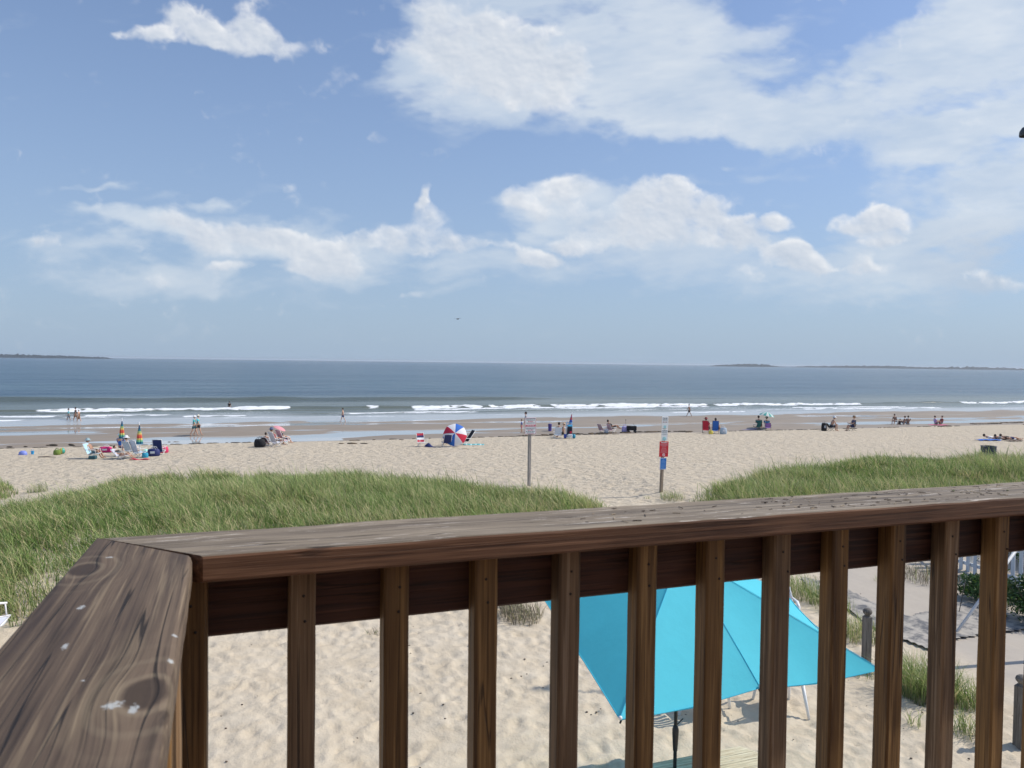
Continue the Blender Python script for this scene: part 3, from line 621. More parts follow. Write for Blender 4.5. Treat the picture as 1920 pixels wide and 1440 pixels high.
rboard('top_rail', -.14, 4.2, 1.1285, 1.1665, CZ-.3985, cb-.001, wood('cap_shaded_board', 'x', (.026, .009, .006), (.105, .042, .024), (.14, .06, .034), .7, rough=.65), 'wide board on edge under the cap', n=40, seed=8)  # board colour darkened for the shade the cap casts on it
rboard('bottom_rail', -.14, 4.2, 1.1285, 1.1665, CZ-1.26, CZ-1.17, W_side, n=10, seed=9)
def baluster(x, y, i, w=.038, zt=None, top=0.0):
    zt = cb-.002 if zt is None else zt; z0 = CZ-1.28; h = zt-z0; b = .0035; r = random.Random(i*7+1); vs = []; fs = []; n = 14
    pr = [(-1, -1, b, 0), (-1, -1, 0, b), (-1, 1, 0, -b), (-1, 1, b, 0), (1, 1, -b, 0), (1, 1, 0, -b), (1, -1, 0, b), (1, -1, -b, 0)]
    tw = r.uniform(-.02, .02); lx = r.uniform(-.002, .002)
    for k in range(n+1):
        q = k/n; c, s_ = math.cos(tw), math.sin(tw)
        for (a, c_, ox, oy) in pr:
            px_, py_ = a*w/2+ox+r.uniform(-1, 1)*.0004, c_*w/2+oy+r.uniform(-1, 1)*.0004
            vs.append((px_*c-py_*s_+lx*q, px_*s_+py_*c, h*q-h/2))
    for k in range(n):
        for q in range(8): fs.append((k*8+q, (k+1)*8+q, (k+1)*8+(q+1) % 8, k*8+(q+1) % 8))
    fs.append(tuple(range(8))); fs.append(tuple(n*8+q for q in range(8))[::-1])
    mb = MB().add(vs, fs, 0, False)
    for (nx, nz) in ((r.uniform(-.004, .006), h/2-.045), (r.uniform(-.002, .010), h/2-.082)):
        mb.tube([(nx, -w/2-.0012, nz), (nx, -w/2+.002, nz)], .0021, 10, 1)
    return mb.obj('baluster', [W_bal2 if i % 3 == 1 else W_bal, dark], rail, (x, y, z0+h/2+RZ))
bx = [-.070, .0752, .2151, .3562, .4984, .6405, .7787, .9235, 1.058, 1.2006, 1.342, 1.4852]+[1.4852+.1405*k for k in range(1, 15)]
for i, x in enumerate(bx): baluster(x, 1.1095, i)
# left side of the railing, under its cap
for i, k in enumerate((.105, .25, .39, .53, .67, .81, .95, 1.09)):
    p = LO+LAX*(k+.02)+LAY*.100; baluster(p.x, p.y, 40+i)
for nm, zz, hh in (('top_rail', -.038-.052, .104), ('bottom_rail', -.95, .09)): MB().box((.80, .062, zz), (1.5, .036, hh), bev=.003).obj(nm, W_side, rail, (LO.x, LO.y, zc+RZ-.001), (0, 0, math.atan2(LAX.y, LAX.x)))
pb = MB(); pb.box((0, 0, -.55), (.085, .085, 1.0), bev=.004); pb.obj('corner_post', W_bal, rail, (-.165, 1.125, zc-.05+RZ+.0))
# deck under it
dk = empty('deck', (0, 0, hz_at(0, 0)), TH, 'raised wooden deck carrying the railing, mostly out of view', 'deck')
db = MB(); zd = CZ-1.325-hz_at(0, 0)
for i in range(24): db.box((2.0+.0, -2.15+i*.1425, zd-.02), (5.2, .138, .038), bev=.003)
db.obj('deck_boards', W_side, dk)
for x, y in ((-.45, 1.05), (2, 1.05), (4.4, 1.05), (-.45, -2), (4.4, -2)): MB().box((x, y, (zd-.3)/2-.3), (.14, .14, zd-.25+.6), bev=.005).obj('deck_post', W_bal, dk)
MB().box((2, 1.05, zd-.17), (5.2, .04, .24), bev=.003).obj('deck_beam', W_bal, dk)
# unseen house added to shade the deck; set back, it only bounces light
ho = empty('unseen_house', (2.0, -7.4, hz_at(2.0, -7.4)), 0, 'pale clapboard house added behind the deck to shape its light, out of view', 'house'); zr = CZ+5.2-ho.location.z
SHG = P((.62, .61, .58), .8, .06, 3, .1, name='pale_clapboard')
MB().box((0, 0, zr/2-.2), (9.0, 8.3, zr+.4), bev=.02).obj('wall', SHG, ho)
MB().prism([(-4.5, 0), (4.5, 0), (0, 2.6)], -4.8, 4.8, M=Matrix.Translation((0, 0, zr+.01)) @ Matrix(((0, 0, 1, 0), (1, 0, 0, 0), (0, 1, 0, 0), (0, 0, 0, 1)))).obj('roof', P((.09, .085, .08), .9, .2, 10), ho)
for x in (-2.4, 1.2): MB().box((x, 4.16, zd+1.3), (1.1, .04, 1.3), bev=.01).obj('window', P((.06, .08, .10), .1), ho)
# debris on the far cap: pine needles and leaf bits
deb = MB(); rr = random.Random(4)
for i in range(190):
    x = rr.choice([rr.uniform(.5, 2.2), rr.uniform(.9, 2.0)]); y = rr.uniform(1.045, 1.165)-1.1; a = rr.uniform(-.7, .7)+(rr.random() < .3)*1.3; L = rr.uniform(.004, .016)
    c, s_ = math.cos(a)*L/2, math.sin(a)*L/2; z = .0012
    deb.tube([(x-c, y-s_, z), (x, y+rr.uniform(-.0005, .0005), z+rr.uniform(0, .0006)), (x+c, y+s_, z)], rr.uniform(.0003, .0008), 5, rr.choice([0, 0, 0, 1]))
for i in range(10):
    x = rr.uniform(.9, 2.2); y = rr.uniform(-.05, .06); deb.ball((x, y, .002), (rr.uniform(.002, .005), .0018, .0014), rr.choice([0, 2]))
o = deb.obj('pine_needles', [P((.035, .022, .015), .8), P((.38, .30, .2), .8), P((.10, .12, .04), .7)], None, (-1.1*ST, 1.1*CT, zc), (0, 0, TH))
tag(o, 'dry pine needles and leaf bits scattered on the long cap board', 'debris', None, 'stuff')
# ------------------------------------------------------------ turquoise rectangular umbrella
BL = P((.10, .64, .80), .8, .08, 2.2, .35, name='turquoise_canvas', transl=.34); WH = P((.78, .79, .80), .45, .04, 20, name='white_plastic'); BK = P((.012, .014, .018), .35, .1, name='black_metal')
um = empty('patio_umbrella', (1.75, 7.60, hz_at(1.75, 7.6)), 0, 'large turquoise rectangular patio umbrella on a black pole seen through the balusters', 'umbrella')
ub = um.location
A_ = on_plane(1163, 1337, -2.9); B_ = on_plane(1650, 1245, -2.9); M_ = on_plane(1425, 1278, -2.9)
D_ = A_+Vector((math.cos(R(103.5)), math.sin(R(103.5)), 0))*2.35; C_ = B_+Vector((math.cos(R(93)), math.sin(R(93)), 0))*2.25
AP = Vector((1.80, 7.72, CZ-1.98))
D_.z += .28; C_.z += .08; N_ = (D_+C_)/2
cm = MB()
def panel(a, b):
    n = 10; vs = []; fs = []; idx = {}
    for i in range(n+1):
        for j in range(i+1):
            u = i/n; v = (j/i) if i else 0; e = a.lerp(b, v); p = AP.lerp(e, u)
            sag = -.13*u*(1-(2*v-1)**2)*(.4+.6*u)+.012*math.sin(v*17+u*9)*u*math.sin(math.pi*v)+.010*math.sin(v*6-u*21)*(1-u)
            inw = (AP-e); inw.z = 0; p = p+Vector((0, 0, sag*.55))+inw*(.035*u**3*(1-(2*v-1)**2)); p.z -= .05*u*u
            idx[(i, j)] = len(vs); vs.append(p-ub)
    for i in range(n):
        for j in range(i+1):
            fs.append((idx[(i, j)], idx[(i+1, j)], idx[(i+1, j+1)]))
            if j < i: fs.append((idx[(i, j)], idx[(i+1, j+1)], idx[(i, j+1)]))
    cm.add(vs, fs, 0, True); return vs
ring = [A_, M_, B_, C_, N_, D_]
for i in range(6): panel(ring[i], ring[(i+1) % 6])
can = cm.obj('canopy', BL, um)
hm = MB()                                   # folded hem along the edge
for i in range(6):
    a, b = ring[i], ring[(i+1) % 6]; pts = []
    for k in range(13):
        v = k/12; e = a.lerp(b, v); inw = (AP-e); inw.z = 0; q = (1-(2*v-1)**2); pts.append(e+Vector((0, 0, -.055*q*1.0-.056))+inw*.035*q-ub)
    hm.tube(pts, .006, 6)
hm.obj('hem', BL, can)
sm_ = MB()
for p in ring: sm_.tube([AP.lerp(p, k/8)-ub+Vector((0, 0, .006-.05*(k/8)**2)) for k in range(9)], .003, 5)
sm_.obj('seam', BL, can)
for p in (A_, M_, B_, C_, N_, D_):
    MB().ball((0, 0, 0), .017).obj('rib_tip', WH, um, p-ub+Vector((0, -.012, -.035)))
for p in ring: MB().tube([AP-ub+Vector((0, 0, -.08)), p-ub+Vector((0, 0, -.085))], .009, 6).obj('rib', BK, um)
hgt = AP.z-ub.z
MB().tube([(0, 0, -.1), (0, 0, hgt-.1), (AP.x-ub.x, AP.y-ub.y, hgt)], .019, 14).obj('pole', BK, um)
MB().lathe([(.019, -.16), (.024, -.15), (.030, -.05), (.034, .03), (.034, .07), (.026, .10), (.019, .11)], (0, 0, .98), 16).obj('pole_collar', BK, um)
MB().tube([(0, 0, 1.08), (.035, 0, 1.12), (.075, -.01, 1.17)], .006, 8).obj('crank_handle', BK, um)
MB().lathe([(.25, 0), (.25, .03), (.05, .06), (.03, .3)], (0, 0, 0), 24).obj('base', BK, um)
# ------------------------------------------------------------ pale wooden table below it
tb = empty('wooden_table', (1.62, 8.1, hz_at(1.6, 8.1)), 0, 'low pale plank table with cut corners under the turquoise umbrella', 'table')
pw = wood('pale_planks', 'x', (.50, .38, .24), (.78, .67, .48), (.86, .77, .60), .8, grain=.5)
tz = CZ-4.42-tb.location.z; E1 = on_plane(1300, 1416, -4.42); E2 = on_plane(1388, 1399, -4.42); ta = math.atan2((E2-E1).y, (E2-E1).x)
ex = Vector((math.cos(ta), math.sin(ta), 0)); ey = Vector((-ex.y, ex.x, 0)); P0 = E2
top = MB()
for k in range(6):
    y1 = -k*.142; y0 = y1-.137; cut1 = .14*(1-k*.6) if k < 2 else 0; cut0 = max(0, .14*(1-(k+1)*.6)) if k < 2 else 0
    for (sx) in (1,):
        top.prism([(-1.75+cut0, y0), (.14-cut0, y0), (.14-cut1, y1), (-1.75+cut1, y1)], -.036, 0)
top.obj('table_top', pw, tb, (P0.x-tb.location.x, P0.y-tb.location.y, tz), (0, 0, ta))
for (a, b) in ((-1.45, -.12), (-.12, -.12), (-1.45, -.72), (-.12, -.72)):
    q = P0+ex*a+ey*b-Vector(tb.location); MB().box((q.x, q.y, (tz-.04)/2-.04), (.09, .09, tz+.03), rot=(0, 0, ta), bev=.004).obj('leg', pw, tb)
# ------------------------------------------------------------ white plastic chairs
def garden_chair():
    t = empty('plastic_chair', (0, 0, 0), 0, 'x', 'chair', 'white plastic chairs round the patio umbrella')
    MB().sheet(lambda u, v: (-.22+.46*u, -.23+.46*v, .42+.02*(u-.5)**2*4-.012*math.cos((v-.5)*3)), 8, 8, 0, .008).obj('seat', WH, t)
    b = MB()
    for k in range(6): y = -.2+.08*k; b.box((-.26-.02, y, .64), (.012, .045, .40), rot=(0, -.2, 0))
    b.tube([(-.20, -.24, .42), (-.26, -.24, .66), (-.32, -.19, .86), (-.335, 0, .90), (-.32, .19, .86), (-.26, .24, .66), (-.20, .24, .42)], .016, 8)
    b.obj('backrest', WH, t)
    for s in (-1, 1):
        MB().tube([(-.25, s*.25, .66), (0, s*.28, .67), (.2, s*.27, .64), (.22, s*.25, .42)], [.014, .02, .02, .018], 8, sy=1.4).obj('armrest', WH, t)
        for (x, lx) in ((.21, .30), (-.20, -.33)): MB().tube([(x, s*.23, .43), (lx, s*.28, -.05)], [.028, .017], 8).obj('leg', WH, t)
    return t
def copy_tree(o, parent=None):
    c = o.copy(); sc.collection.objects.link(c)
    if parent: c.parent = parent
    for ch in o.children: copy_tree(ch, c)
    return c
gc0 = garden_chair()
for i, (px, py, rz, lb) in enumerate([(1462, 1330, 95, 'white plastic chair with its slanted leg showing below the middle rib of the umbrella'),
    (1322, 1334, 60, 'white plastic chair behind the black umbrella pole'), (1462, 1196, -100, 'white plastic chair whose back corner peeks past the far edge of the umbrella')]):
    c = gc0 if i == 0 else copy_tree(gc0); g = ground(px, py)
    c.location = g; c.rotation_euler = (0, 0, R(rz)); c['label'] = lb
# ------------------------------------------------------------ ball topped posts, mat, fence, hedge, pole
GW = wood('grey_post', 'z', (.10, .09, .08), (.24, .22, .20), (.32, .29, .26), 1.0, rough=.85)
for i, (px, py, w, h, lb) in enumerate([(1624, 1246, .115, .80, 'weathered grey post with a ball top beyond the right tip of the umbrella'), (1912, 1402, .13, .82, 'weathered grey post with a ball top at the right edge of the photo')]):
    g = ground(px, py); t = empty('wooden_post', g, R(15+20*i), lb, 'post', 'ball-topped wooden posts beside the path')
    MB().box((0, 0, h/2-.15), (w, w, h+.3), bev=.008).obj('shaft', GW, t)
    MB().lathe([(.001, .125), (.035, .12), (.062, .10), (.074, .07), (.068, .045), (.045, .02), (.036, .008), (.05, 0), (.052, -.01)], (0, 0, h+.01), 18).obj('ball_top', GW, t)
mt, t = newmat('grey_mesh_mat'); oc = nd(t, 'TexCoord').outputs['Object']
mm = mrange(t, noise(t, mapping(t, oc, (1, 1, 1)), 3.0, 6, .7), .40, .56)
finish(t, nd(t, 'BsdfPrincipled', {'Base Color': mixc(t, mm, (.13, .13, .135), (.42, .385, .335)), 'Roughness': .9}).outputs[0])
def ground_sheet(name, polypx, mat, dz, label, cat, step=.12):
    poly = [tuple(ground(*p)[:2]) for p in polypx]; c = Vector((sum(p[0] for p in poly)/len(poly), sum(p[1] for p in poly)/len(poly), 0)); c.z = hz_at(c.x, c.y)
    xs = np.arange(min(p[0] for p in poly), max(p[0] for p in poly)+step, step); ys = np.arange(min(p[1] for p in poly), max(p[1] for p in poly)+step, step)
    b = MB(); idx = {}; vs = []; fs = []
    X, Y = np.meshgrid(xs, ys, indexing='ij'); ins = in_poly(X.ravel(), Y.ravel(), poly).reshape(X.shape)
    def vid(i, j):
        if (i, j) not in idx:
            idx[(i, j)] = len(vs); x = X[i, j]; y = Y[i, j]; vs.append((x-c.x, y-c.y, hz_at(x, y)+dz+.035*abs(math.sin(x*5+y*3))*.5-c.z))
        return idx[(i, j)]
    for i in range(len(xs)-1):
        for j in range(len(ys)-1):
            if ins[i, j] and ins[i+1, j] and ins[i, j+1] and ins[i+1, j+1]: fs.append((vid(i, j), vid(i+1, j), vid(i+1, j+1), vid(i, j+1)))
    b.add(vs, fs, 0, True); b.add([(v[0], v[1], v[2]-.012) for v in vs], [f[::-1] for f in fs], 0, True)
    o = b.obj(name, mat, None, c); tag(o, label, cat); return o
ground_sheet('ground_mat', [(1500, 1082), (1570, 1098), (1640, 1132), (1700, 1158), (1790, 1130), (1880, 1140), (1960, 1178), (1912, 1187), (1880, 1188), (1800, 1202), (1756, 1228), (1700, 1206), (1640, 1182), (1590, 1148), (1510, 1110)], mt, .03,
    'grey mesh erosion mat half buried in sand across the path', 'ground mat', .06)
fn0 = Vector((11.9, 13.2, 0)); fn1 = Vector((10.15, 19.5, 0)); fl = (fn1-fn0).length; fd = (fn1-fn0).normalized()
fa = math.atan2(fd.y, fd.x)
FW = P((.66, .70, .74), .6, .08, 6, .2, name='white_fence_paint')
fe = empty('picket_fence', (fn0.x, fn0.y, hz_at(fn0.x, fn0.y)), fa, 'white wooden picket fence behind the hedge at the right', 'fence')
npk = int(fl/.19)
for i in range(npk):
    x = i*.19; b = MB(); b.prism([(-.045, -.1), (.045, -.1), (.045, 1.12), (0, 1.2), (-.045, 1.12)], -.01, .01, M=Matrix.Rotation(R(90), 4, 'X')); b.obj('picket', FW, fe, (x, .03, hz_at(*(fn0+fd*x)[:2])-fe.location.z))
for z in (.3, .92): MB().box((fl/2, -.01, z), (fl, .04, .08), bev=.003).obj('fence_rail', FW, fe)
for i in range(4): MB().box((i*fl/3.1, -.06, .5), (.09, .09, 1.5), bev=.004).obj('fence_post', FW, fe)
def bush(px, py, rx, ry, h, n, label, seed, leafw=.035, narrow=3.0, tone=1.0, lift=0.0):
    r = np.random.default_rng(seed); g = ground(px, py); t = empty('hedge_bush', g, 0, label, 'bush', 'bushes growing against the picket fence')
    st = MB()
    for k in range(9):
        a = k*.7; st.tube([(0, 0, -.1), (math.cos(a)*rx*.3, math.sin(a)*ry*.3, h*.4), (math.cos(a)*rx*.7, math.sin(a)*ry*.7, h*.85)], [.02, .012, .004], 6)
    st.obj('stem', P((.10, .07, .05), .9), t)
    cl = r.normal(0, 1, (26, 3)); cl /= np.linalg.norm(cl, axis=1)[:, None]; cl *= r.uniform(.35, .95, (26, 1)); ci = r.integers(0, 26, n)
    p = cl[ci]+r.normal(0, .17, (n, 3)); p = p*np.array([rx, ry, h*.52])+np.array([0, 0, h*.52+lift]); p[:, 2] = np.abs(p[:, 2])
    d1 = r.normal(0, 1, (n, 3)); d1 /= np.linalg.norm(d1, axis=1)[:, None]; d2 = np.cross(d1, r.normal(0, 1, (n, 3))); d2 /= np.linalg.norm(d2, axis=1)[:, None]
    L = leafw*r.uniform(.7, 1.4, (n, 1)); Wd = L/narrow
    V = np.stack([p-d1*L, p+d2*Wd, p+d1*L, p-d2*Wd], 1).reshape(-1, 3); Q = np.arange(n*4).reshape(-1, 4)
    c = (np.array([.035, .085, .028])*r.uniform(.6, 1.5, (n, 1))+np.array([.05, .06, .0])*(r.random((n, 1)) < .2))*tone
    C = np.ones((n, 4, 4)); C[:, :, :3] = c[:, None, :]
    o = np_mesh('foliage', V, Q, GM, False, {'col': ('FLOAT_COLOR', C.reshape(-1, 4))}); o.parent = t
bush(1846, 1126, .62, .5, .50, 4200, 'low dark green bush in front of the white pickets', 61)
bush(1935, 1165, .60, .6, .8, 4200, 'dark bush at the right edge of the photo beside the slanted pole', 62, tone=.8)
bush(1926, 1085, .5, .5, 1.6, 2600, 'taller leafy shrub growing up the fence at the right edge', 63, .045, 3.5, 1.3)
bush(1858, 1082, .3, .3, 1.2, 260, 'thin climbing plant on the white pickets', 64, .04, 3, 1.3)
bush(1960, 1058, 1.1, 1.3, 1.3, 4200, 'dark foliage standing behind the white pickets', 65, .05, 2.5, .7)
p0 = on_plane(1792, 1176, -4.75); p0.z = hz_at(p0.x, p0.y); d = px_dir(1905, 1032); p1 = Vector((d.x, d.y, d.z))*((p0.y+.25)/d.y)+Vector((0, 0, CZ))
sp = empty('leaning_pole', p0, 0, 'white painted pole leaning across the path towards the fence', 'pole'); MB().tube([(p0-p1)*.06, p1-p0], .026, 10).obj('shaft', P((.62, .64, .67), .5), sp)
MB().tube([(p0-p1)*.09, (p0-p1)*-.01], .034, 10).obj('foot_sleeve', P((.4, .41, .42), .5), sp)
g = ground(1796, 1150); o = MB().tube([(0, 0, -.1), (.16, .05, .62)], .008, 6).obj('thin_stake', P((.05, .045, .04), .7), None, g); tag(o, 'thin dark stake standing beside the white leaning pole', 'stake')
# ------------------------------------------------------------ signs
SG = P((.80, .81, .82), .4, .03, name='sign_white'); RD = P((.60, .015, .03), .4, .05, name='sign_red'); SB = P((.02, .17, .55), .4, .05, name='sign_blue'); TX = P((.10, .11, .13), .5, .05, name='sign_ink'); TL = P((.35, .62, .66), .5, .05, name='sign_teal')
def lines(mb, rows, w, y=-.006, rnd=None):
    """rows of lettering too small to read: (z, height, width share, material index)"""
    for (z, hh, fw, m) in rows:
        tot = w*fw; x = -tot/2
        while x < tot/2-.004:
            L = min(rnd.uniform(.6, 1.6)*hh*1.3, tot/2-x); mb.box((x+L/2, y, z), (L*.74, .0016, hh*.8), m); x += L*1.12
g = ground(993, 912); sgn = empty('beach_sign', g, R(24), 'white notice board with a red banner on a grey post behind the dune grass', 'sign')
D1 = g.y; k1 = D1/F; hpost = 152*k1*1.0
ztop = (912-782)*k1
MB().box((0, .005+2.5*k1, ztop/2-.5), (5.0*k1, 5.0*k1, ztop+.9), bev=.006).obj('post', wood('sign_post_wood', 'z', (.24, .21, .19), (.46, .43, .40), (.55, .51, .48), .8), sgn)
pn = MB(); ph = 31.5*k1; pw_ = 23.6*k1; pz = ztop-ph/2-.0
pn.box((0, 0, 0), (pw_, .008, ph), 0, bev=.003)
MB_rows = [(.42, .055, .80, 1), (.34, .04, .74, 1), (.255, .05, .45, 2), (.17, .045, .75, 1), (-.13, .04, .85, 1), (-.19, .035, .75, 1), (-.255, .05, .5, 2), (-.34, .05, .8, 1), (-.42, .045, .6, 1)]
lines(pn, [(z*ph, h_*ph, f_, m_) for z, h_, f_, m_ in MB_rows], pw_, rnd=random.Random(3))
pn.box((0, -.006, .015*ph), (pw_*.86, .003, .11*ph), 2); lines(pn, [(.015*ph, .05*ph, .7, 0)], pw_, -.0092, random.Random(8))
for s in (-1, 1): pn.box((s*(pw_/2-.014), -.006, 0), (.008, .003, ph*.95), 2)
for s in (-1, 1): pn.box((0, -.006, s*(ph/2-.014)), (pw_*.93, .003, .008), 2)
pan = pn.obj('sign_panel', [SG, TX, P((.62, .06, .10), .5, .05)], sgn, (0, -.005, pz), label='white panel with red banner and rows of small print')
g = ground(1241, 923); s4 = empty('beach_sign', g, R(4), 'post carrying a white, a red and a blue sign beside the sand path', 'sign'); k1 = g.y/F
tilt = R(1.9); hp = 141*k1
MB().box((0, .005+2.5*k1, hp/2-.5), (5.0*k1, 5.0*k1, hp+.85), bev=.006).obj('post', wood('tan_post', 'z', (.20, .15, .11), (.36, .29, .22), (.42, .35, .28), .8), s4)
def spanel(y0, y1, w, base, rows, lab, rim=None, seed=1):
    z0 = (923-y1)*k1; z1 = (923-y0)*k1; b = MB(); hh = z1-z0; w = w*k1*1.07
    b.box((0, 0, 0), (w, .008, hh), 0, bev=.003); lines(b, [(z*hh, q*hh, f_, m_) for z, q, f_, m_ in rows], w, rnd=random.Random(seed))
    if rim is not None:
        for s in (-1, 1): b.box((s*(w/2-.01), -.006, 0), (.010, .003, hh*.97), rim); b.box((0, -.006, s*(hh/2-.01)), (w*.95, .003, .010), rim)
    return b, (0, .002, (z0+z1)/2), lab
b, l_, lab = spanel(780, 803, 13.5, SG, [(.36, .09, .72, 1), (.22, .09, .72, 1), (.04, .08, .78, 2)], 'white sign with dark lines and pale blue round mark', None, 1)
b.box((0, -.006, -.26*.6), (.10, .002, .10), 3); b.obj('sign_panel', [SG, TX, P((.35, .15, .15), .5), TL], s4, l_, label=lab)
b, l_, lab = spanel(804, 826, 13, SG, [(.40, .07, .8, 1), (.30, .05, .7, 1), (.20, .05, .8, 1), (.05, .03, .95, 1)], 'lower white sign with a pale teal symbol', None, 2)
b.ball((0, -.004, -.13), (.085, .003, .07), 2); b.obj('sign_panel', [SG, TX, TL], s4, l_, label=lab)
b, l_, lab = spanel(827, 856, 19, RD, [(.42, .07, .72, 1), (.32, .05, .86, 2), (.25, .05, .8, 2), (.18, .04, .5, 2), (.07, .05, .5, 2), (.0, .04, .55, 2), (-.07, .04, .7, 2), (-.15, .04, .6, 2), (-.22, .04, .8, 2)], 'red sign with white lettering and a white round symbol', None, 3)
zr = -.37*29*k1
b.add([(math.cos(a)*r_*k1, -.0065, math.sin(a)*r_*k1+zr) for r_ in (2.9, 2.1) for a in [2*math.pi*i/20 for i in range(20)]], [(i, 20+i, 20+(i+1) % 20, (i+1) % 20) for i in range(20)], 1)
b.box((0, -.006, zr), (.085, .002, .012), 1, rot=(0, .8, 0)); b.box((0, -.005, zr), (.04, .002, .03), 2)
b.obj('sign_panel', [RD, SG, P((.75, .35, .38), .5)], s4, l_, label=lab)
b, l_, lab = spanel(858, 880, 13.5, SB, [(.36, .05, .2, 2), (.26, .05, .45, 2), (.16, .05, .7, 2), (.06, .05, .6, 2), (-.1, .05, .6, 2), (-.2, .05, .75, 2), (-.3, .05, .5, 2), (-.4, .04, .75, 2)], 'blue sign with pale lettering', 1, 4)
b.obj('sign_panel', [SB, SG, P((.30, .50, .80), .5)], s4, l_, label=lab)
s4.rotation_euler = (0, tilt, R(24))
# ------------------------------------------------------------ people
SK = P((.58, .34, .23), .55, .08, name='skin'); SKT = P((.42, .23, .15), .55, .08, name='tanned_skin'); HR = P((.03, .018, .012), .7, .2, 40, name='hair')
def skin_mesh(pts, edges, rad, sub=1):
    me = bpy.data.meshes.new('tmp'); me.from_pydata([tuple(p) for p in pts], edges, [])
    ob = link(bpy.data.objects.new('tmp', me)); ob.modifiers.new('s', 'SKIN'); sv = me.skin_vertices[0].data
    for i, r_ in enumerate(rad): sv[i].radius = (r_, r_) if not isinstance(r_, tuple) else r_; sv[i].use_root = (i == 0)
    if sub: ob.modifiers.new('d', 'SUBSURF').levels = sub; ob.modifiers[-1].render_levels = sub
    dg = bpy.context.evaluated_depsgraph_get(); res = bpy.data.meshes.new_from_object(ob.evaluated_get(dg)); bpy.data.objects.remove(ob); bpy.data.meshes.remove(me)
    return res
def pose(kind, r):
    """joint positions, +x forward, feet or seat on z = 0"""
    def sh(hip, lean, hl=None, yaw=0):
        d = Vector((-math.sin(lean), 0, math.cos(lean))); J = {}; J['hip'] = Vector(hip); J['waist'] = J['hip']+d*.18; J['chest'] = J['hip']+d*.40; J['neck'] = J['hip']+d*.53
        h = lean if hl is None else hl; e = Vector((-math.sin(h), 0, math.cos(h))); J['hb'] = J['neck']+e*.07; J['head'] = J['neck']+e*.20
        for s, k in ((1, 'L'), (-1, 'R')): J['sh'+k] = J['hip']+d*.47+Vector((0, s*.185, 0)); J['hj'+k] = J['hip']+Vector((0, s*.095, -.02))
        return J
    if kind in ('walk', 'stand', 'run', 'wade'):
        a = {'walk': .24, 'stand': .05, 'run': .30, 'wade': .1}[kind]; J = sh((0, 0, .92), -.05)
        for s, k in ((1, 'L'), (-1, 'R')):
            J['kn'+k] = J['hj'+k]+Vector((s*a*.55+.02, 0, -.43)); J['an'+k] = J['hj'+k]+Vector((s*a*1.25-.03, 0, -.83+(.04 if s < 0 and kind == 'run' else 0)))
            J['el'+k] = J['sh'+k]+Vector((-s*a*.5, s*.05, -.27)); J['ha'+k] = J['el'+k]+Vector((-s*a*.3+.07, 0, -.23))
    elif kind == 'chair':
        J = sh((0, 0, .31), .42, .05)
        for s, k in ((1, 'L'), (-1, 'R')):
            J['kn'+k] = Vector((.42, s*.12, .42)); J['an'+k] = Vector((.60, s*.12, .07)); J['el'+k] = J['sh'+k]+Vector((.12, s*.05, -.24)); J['ha'+k] = J['el'+k]+Vector((.22, -s*.04, -.03))
    elif kind == 'upright':
        J = sh((0, 0, .40), .08, .0)
        for s, k in ((1, 'L'), (-1, 'R')):
            J['kn'+k] = Vector((.43, s*.12, .44)); J['an'+k] = Vector((.50, s*.12, .07)); J['el'+k] = J['sh'+k]+Vector((.14, s*.05, -.24)); J['ha'+k] = J['el'+k]+Vector((.24, -s*.03, .02))
    elif kind == 'hunch':
        J = sh((0, 0, .38), -.38, -.35)
        for s, k in ((1, 'L'), (-1, 'R')):
            J['kn'+k] = Vector((.42, s*.14, .44)); J['an'+k] = Vector((.42, s*.14, .07)); J['el'+k] = J['sh'+k]+Vector((.12, s*.03, -.24)); J['ha'+k] = J['kn'+k]+Vector((.02, 0, .07))
    elif kind == 'recline':
        J = sh((0, 0, .22), .85, .35)
        for s, k in ((1, 'L'), (-1, 'R')):
            J['kn'+k] = Vector((.42, s*.11, .40)); J['an'+k] = Vector((.74, s*.11, .12)); J['el'+k] = J['sh'+k]+Vector((.16, s*.06, -.18)); J['ha'+k] = J['el'+k]+Vector((.22, -s*.08, .02))
    elif kind == 'ground':
        J = sh((0, 0, .12), .15, -.1)
        for s, k in ((1, 'L'), (-1, 'R')):
            J['kn'+k] = Vector((.34, s*.13, .40)); J['an'+k] = Vector((.52, s*.12, .06)); J['el'+k] = J['sh'+k]+Vector((.12, s*.05, -.23)); J['ha'+k] = J['el'+k]+Vector((.20, -s*.03, .02))
    elif kind == 'lie':
        J = sh((0, 0, .14), 1.35, 1.1)
        for s, k in ((1, 'L'), (-1, 'R')):
            J['kn'+k] = Vector((.42, s*.11, .22)); J['an'+k] = Vector((.82, s*.12, .06)); J['el'+k] = J['sh'+k]+Vector((.1, s*.12, -.05)); J['ha'+k] = J['el'+k]+Vector((.2, s*.03, -.02))
        J['shL'].z = max(J['shL'].z, .14)
    for k in 'LR':
        an = J['an'+k]; J['to'+k] = an+Vector((.17, 0, -.045 if kind != 'lie' else .10))
    return J
